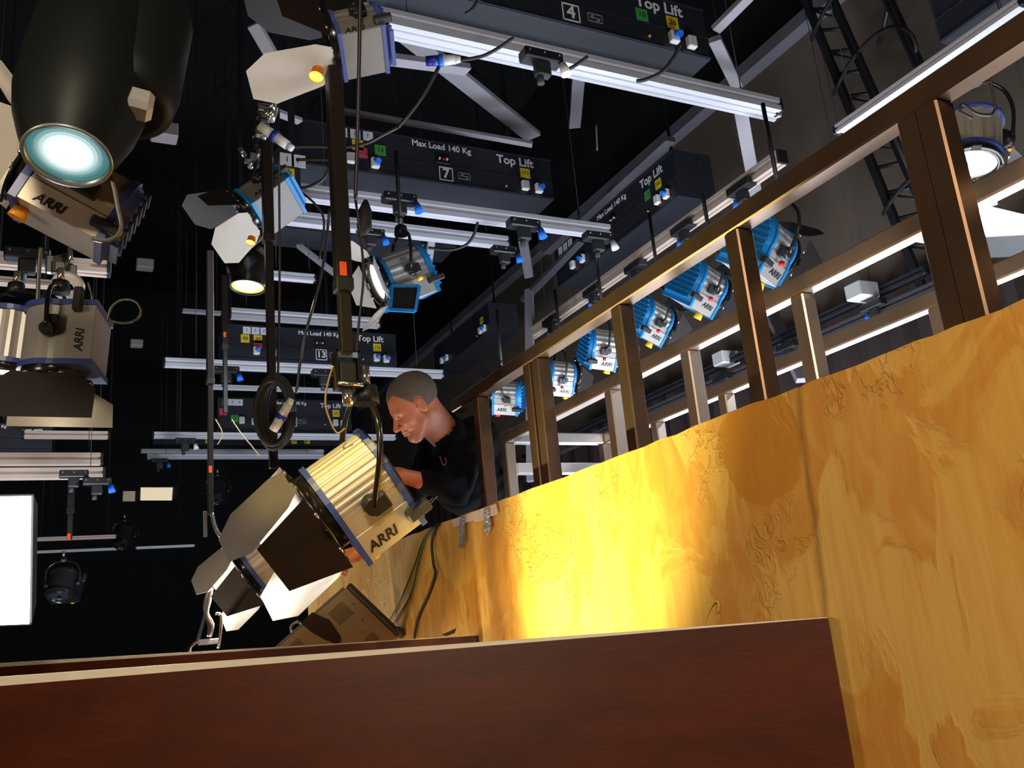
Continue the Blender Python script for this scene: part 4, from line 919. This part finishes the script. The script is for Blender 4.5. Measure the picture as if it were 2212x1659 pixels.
def cap(p, a, b, ra, rb=None):
    a = np.array(a, float); b = np.array(b, float); rb = ra if rb is None else rb; d = b - a
    t = np.clip(((p - a) @ d) / (d @ d), 0, 1); return np.linalg.norm(p - a - t[:, None] * d, axis=1) - (ra + (rb - ra) * t)
def ell(p, c, r): q = (p - np.array(c)) / np.array(r); l = np.linalg.norm(q, axis=1); return (l - 1) * l / (np.linalg.norm(q / np.array(r), axis=1) + 1e-9) * 1.0
HC = np.array(P(893, 876, 3.42)); hX = np.array(CV(-.76, -.60, .30)); hZ = np.array(CV(-.56, .80, .20)); hZ -= hX * (hZ @ hX); hZ /= np.linalg.norm(hZ); hY = np.cross(hZ, hX)
HR = np.stack([hX, hY, hZ])                      # world -> head frame
def h2w(p): return HC + np.array(p) @ HR
def head(q):
    d = ell(q, (-.018, 0, .035), (.098, .077, .086)); d = smin(d, ell(q, (.030, 0, -.020), (.058, .060, .085)), .03)
    d = smin(d, cap(q, (.072, -.012, -.100), (.072, .012, -.100), .018), .035)
    for s in (-1, 1):
        d = smin(d, cap(q, (.005, s * .052, -.055), (.055, s * .022, -.098), .016), .03)
        d = smin(d, ell(q, (.060, s * .042, -.028), (.022, .020, .020)), .02)
        d = smin(d, cap(q, (.074, s * .018, .020), (.062, s * .046, .016), .010), .014)
    for s in (-1, 1): d = -smin(-d, ell(q, (.092, s * .032, -.002), (.018, .017, .012)), .010)
    for s in (-1, 1): d = smin(d, ell(q, (.068, s * .031, -.003), (.0150, .0145, .0125)), .004)
    d = smin(d, cap(q, (.082, 0, .008), (.108, 0, -.034), .0065, .0115), .009)
    for s in (-1, 1): d = smin(d, ell(q, (.094, s * .012, -.038), (.012, .008, .008)), .005)
    d = smin(d, cap(q, (.082, 0, -.050), (.084, 0, -.056), .012), .012)
    for z, r_ in ((-.061, .0055), (-.071, .0065)):
        for s in (-1, 1): d = smin(d, cap(q, (.0925, 0, z), (.078, s * .024, z * .98 - .001), r_, .003), .004)
    d = -smin(-d, cap(q, (.0975, -.0, -.0662), (.083, .024, -.0655), .0012), .003); d = -smin(-d, cap(q, (.0975, 0, -.0662), (.083, -.024, -.0655), .0012), .003)
    for s in (-1, 1):
        e = ell(q - np.array((0, 0, 0)), (-.012, s * .080, -.004), (.018, .008, .032)); e = -smin(-e, ell(q, (-.008, s * .088, .002), (.010, .006, .017)), .004); d = smin(d, e, .006)
    return d
shl = lambda x, y, t: np.array(P(x, y, t))
NB = shl(985, 965, 3.62); N0 = h2w((-.035, 0, -.05)); N1 = h2w((.01, 0, -.085))
SL = shl(1030, 945, 3.62); SR = shl(935, 985, 3.95); PV = shl(1115, 1130, 4.05); CH = shl(1010, 1030, 3.78)
EL = shl(985, 1058, 3.40); HLn = shl(862, 1026, 3.22); ER = shl(880, 1080, 3.62); HRn = shl(792, 1188, 3.10)
def hand(p, wr, d, n, side, r=1.0):             # palm, four fingers of unequal length, thumb; curled
    d = d / np.linalg.norm(d); n = n - d * (n @ d); n /= np.linalg.norm(n); s = np.cross(n, d) * side
    out = smin(cap(p, wr, wr + d * .03, .026, .024), cap(p, wr + d * .045 + s * .018, wr + d * .080 + s * .022, .016), .02)
    out = smin(out, cap(p, wr + d * .045 - s * .018, wr + d * .078 - s * .022, .016), .02)
    for i, (o_, L) in enumerate(((.030, .070), (.010, .080), (-.010, .075), (-.030, .058))):
        a = wr + d * .088 + s * o_; b = a + (d * .80 - n * .45) * L * .45; c = b + (d * .25 - n * .95) * L * .33; e = c + (-d * .35 - n * .9) * L * .25
        f = np.minimum(np.minimum(cap(p, a, b, .0092, .0086), cap(p, b, c, .0086, .008)), cap(p, c, e, .008, .0072)); out = smin(out, f, .005)
    a = wr + d * .03 + s * .032; b = a + (d * .5 + s * .6 - n * .3) * .038; c = b + (d * .8 - n * .5) * .03
    return smin(out, np.minimum(cap(p, a, b, .013, .011), cap(p, b, c, .0105, .009)), .01)
dL = HLn - EL; dR = HRn - ER
HL2 = EL + dL * 1.0; zc = np.array(CV(0, 0, 1))
def torso(p, g=0.0):
    d = smin(cap(p, NB, CH, .085 + g, .125 + g), cap(p, CH, PV, .130 + g, .150 + g), .08)
    d = smin(d, cap(p, SL, SR, .062 + g, .060 + g), .07)
    return smin(d, cap(p, SL + (CH - SL) * .2, CH, .085 + g, .12 + g), .05)
def arms(p, g=0.0, k=.03):
    l = smin(cap(p, SL, EL, .058 + g, .044 + g), cap(p, EL, EL + dL * .55, .044 + g, .038 + g), k)
    r = smin(cap(p, SR, ER, .058 + g, .044 + g), cap(p, ER, ER + dR * .55, .044 + g, .036 + g), k); return np.minimum(l, r)
def neck(p): return cap(p, N0, NB, .056, .066)
def skin_fn(p):
    d = head((p - HC) @ HR.T); nk = smin(neck(p), cap(p, N1, NB + (N1 - NB) * .3, .035, .045), .03); d = smin(d, nk, .022)
    b = smin(torso(p, -.012), arms(p, -.008), .04); d = smin(d, b, .03)
    l = smin(cap(p, EL, HL2, .040, .026), hand(p, HL2, dL + np.array(CV(-1, -.3, 0)) * .1, zc, 1), .01)
    r = smin(cap(p, ER, HRn, .038, .026), hand(p, HRn, np.array(CV(-.85, -.35, -.2)), np.array(CV(-.2, .8, .5)), -1), .01)
    return smin(d, np.minimum(l, r), .02)
def shirt_fn(p):
    d = smin(torso(p, .006), arms(p, .010), .05)
    q = p * 1.0; fold = (np.sin(q[:, 0] * 41 + q[:, 2] * 63 + 3 * np.sin(q[:, 1] * 17)) * .0035 + np.sin(q[:, 2] * 95 - q[:, 0] * 50 + 2 * np.sin(q[:, 0] * 30)) * .0018); d = d + fold
    # collar, open at the throat
    v = h2w((.055, .0, -.16)); vb = NB + (CH - NB) * .55 + np.array(CV(-.8, -.1, .45)) * .10
    col = np.maximum(cap(p, NB + (N0 - NB) * .1, NB + (N0 - NB) * .48, .088, .078), -cap(p, NB, N0, .072, .066)); d = smin(d, col, .012)
    d = np.maximum(d, -cap(p, N0, NB + (N0 - NB) * .25, .070, .066)); th = NB + np.array(CV(-.62, .05, .60)) * .10
    d = np.maximum(d, -cap(p, th + (N1 - NB) * .35, th + np.array(CV(-.12, -.9, .1)) * .075, .040, .010))
    return d
def skin_mat():
    m = bpy.data.materials.new('skin'); m.use_nodes = True; nt = m.node_tree; N = nt.nodes.new; L = nt.links.new; b = nt.nodes['Principled BSDF']
    b.inputs['Roughness'].default_value = .5; b.inputs['Subsurface Weight'].default_value = .12; b.inputs['Subsurface Radius'].default_value = (.012, .004, .002); b.inputs['Subsurface Scale'].default_value = 1
    tc = N('ShaderNodeTexCoord'); n = N('ShaderNodeTexNoise'); n.inputs['Scale'].default_value = 30; L(tc.outputs['Object'], n.inputs['Vector'])
    mx = N('ShaderNodeMix'); mx.data_type = 'RGBA'; mx.inputs['A'].default_value = (.40, .125, .068, 1); mx.inputs['B'].default_value = (.52, .18, .10, 1); L(n.outputs['Fac'], mx.inputs['Factor'])
    n2 = N('ShaderNodeTexNoise'); n2.inputs['Scale'].default_value = 420; L(tc.outputs['Object'], n2.inputs['Vector'])
    # stubble on jaw and lip: below the nose in the head's own frame (object origin = head centre)
    dt = N('ShaderNodeVectorMath'); dt.operation = 'DOT_PRODUCT'; L(tc.outputs['Object'], dt.inputs[0]); dt.inputs[1].default_value = tuple(hZ)
    r = N('ShaderNodeMapRange'); r.inputs['From Min'].default_value = -.035; r.inputs['From Max'].default_value = -.062; r.inputs['To Max'].default_value = .62; L(dt.outputs['Value'], r.inputs['Value'])
    r2 = N('ShaderNodeMapRange'); r2.inputs['From Min'].default_value = -.150; r2.inputs['From Max'].default_value = -.118; L(dt.outputs['Value'], r2.inputs['Value'])
    mu = N('ShaderNodeMath'); mu.operation = 'MULTIPLY'; L(r.outputs[0], mu.inputs[0]); L(r2.outputs[0], mu.inputs[1])
    mu2 = N('ShaderNodeMath'); mu2.operation = 'MULTIPLY'; L(mu.outputs[0], mu2.inputs[0]); L(n2.outputs['Fac'], mu2.inputs[1])
    m2 = N('ShaderNodeMix'); m2.data_type = 'RGBA'; L(mu2.outputs[0], m2.inputs['Factor']); L(mx.outputs['Result'], m2.inputs['A']); m2.inputs['B'].default_value = (.10, .055, .04, 1)
    L(m2.outputs['Result'], b.inputs['Base Color']); return m
def man():
    o = empty('person', Vector(PV.tolist()), 'man with short grey hair in black open collared shirt leaning over the yellow wall', 'person'); off = Vector(HC.tolist())
    allp = np.stack([HC, NB, SL, SR, PV, EL, HLn, ER, HRn]); lo = allp.min(0) - .24; hi = allp.max(0) + .24
    def put(me, name, m):
        me.transform(Matrix.Translation(-off)); me.materials.append(m); ob = bpy.data.objects.new(name, me); COL.objects.link(ob); ob.parent = o; ob.location = off - o.location; return ob
    put(surfnet(skin_fn, lo, hi, .0036, 'body'), 'body', skin_mat())
    put(surfnet(shirt_fn, lo, hi, .0046, 'shirt'), 'shirt', mat('black_shirt_cloth', (.003, .0035, .006), .9, var=.3, scale=60, spec=.1))
    def hair(p):
        q = (p - HC) @ HR.T; d = head(q) - .0035 - .0012 * np.sin(q[:, 0] * 700) * np.sin(q[:, 2] * 640) * np.sin(q[:, 1] * 600)
        cut = np.maximum(-.052 - q[:, 2], 1.55 * q[:, 0] + .004 - q[:, 2] - .05 * np.clip(1 - (np.abs(q[:, 1]) / .036) ** 2, 0, 1))
        ear = np.minimum(ell(q, (-.010, .082, -.004), (.026, .020, .040)), ell(q, (-.010, -.082, -.004), (.026, .020, .040)))
        return np.maximum(np.maximum(d, cut * .7), -ear)
    put(surfnet(hair, HC - .17, HC + .17, .003, 'hair'), 'hair', mat('short_grey_hair', (.10, .08, .065), .8, var=.6, scale=260, bump=.5))
    def brows(p):
        q = (p - HC) @ HR.T; d = np.full(len(p), 1.0)
        for s in (-1, 1): d = np.minimum(d, np.minimum(cap(q, (.0835, s * .016, .0175), (.0765, s * .036, .0225), .0030, .0036), cap(q, (.0765, s * .036, .0225), (.062, s * .050, .017), .0034, .0015)))
        return d
    put(surfnet(brows, HC - .13, HC + .13, .0018, 'eyebrow'), 'eyebrow', mat('brow_hair', (.07, .045, .035), .8, var=.4, scale=300))
    def lash(p):
        q = (p - HC) @ HR.T; d = np.full(len(p), 1.0)
        for s in (-1, 1): d = np.minimum(d, np.minimum(cap(q, (.0815, s * .020, -.0085), (.0835, s * .031, -.0105), .0016), cap(q, (.0835, s * .031, -.0105), (.0775, s * .043, -.0075), .0016)))
        return d
    put(surfnet(lash, HC - .13, HC + .13, .0014, 'eyelashes'), 'eyelashes', mat('lash_hair', (.03, .018, .015), .7, var=.2))
    b = shl(985, 1000, 3.45); mb = MB(); c = o.location
    mb.tube([Vector(shl(950, 985, 3.48)) - c, Vector(shl(957, 1003, 3.46)) - c, Vector(shl(964, 1000, 3.46)) - c, Vector(shl(962, 988, 3.48)) - c], .0018, 6, sub=4); mb.build('eyeglasses_loop', mat('amber_frame', (.25, .12, .03), .2, var=.1), o)
man()
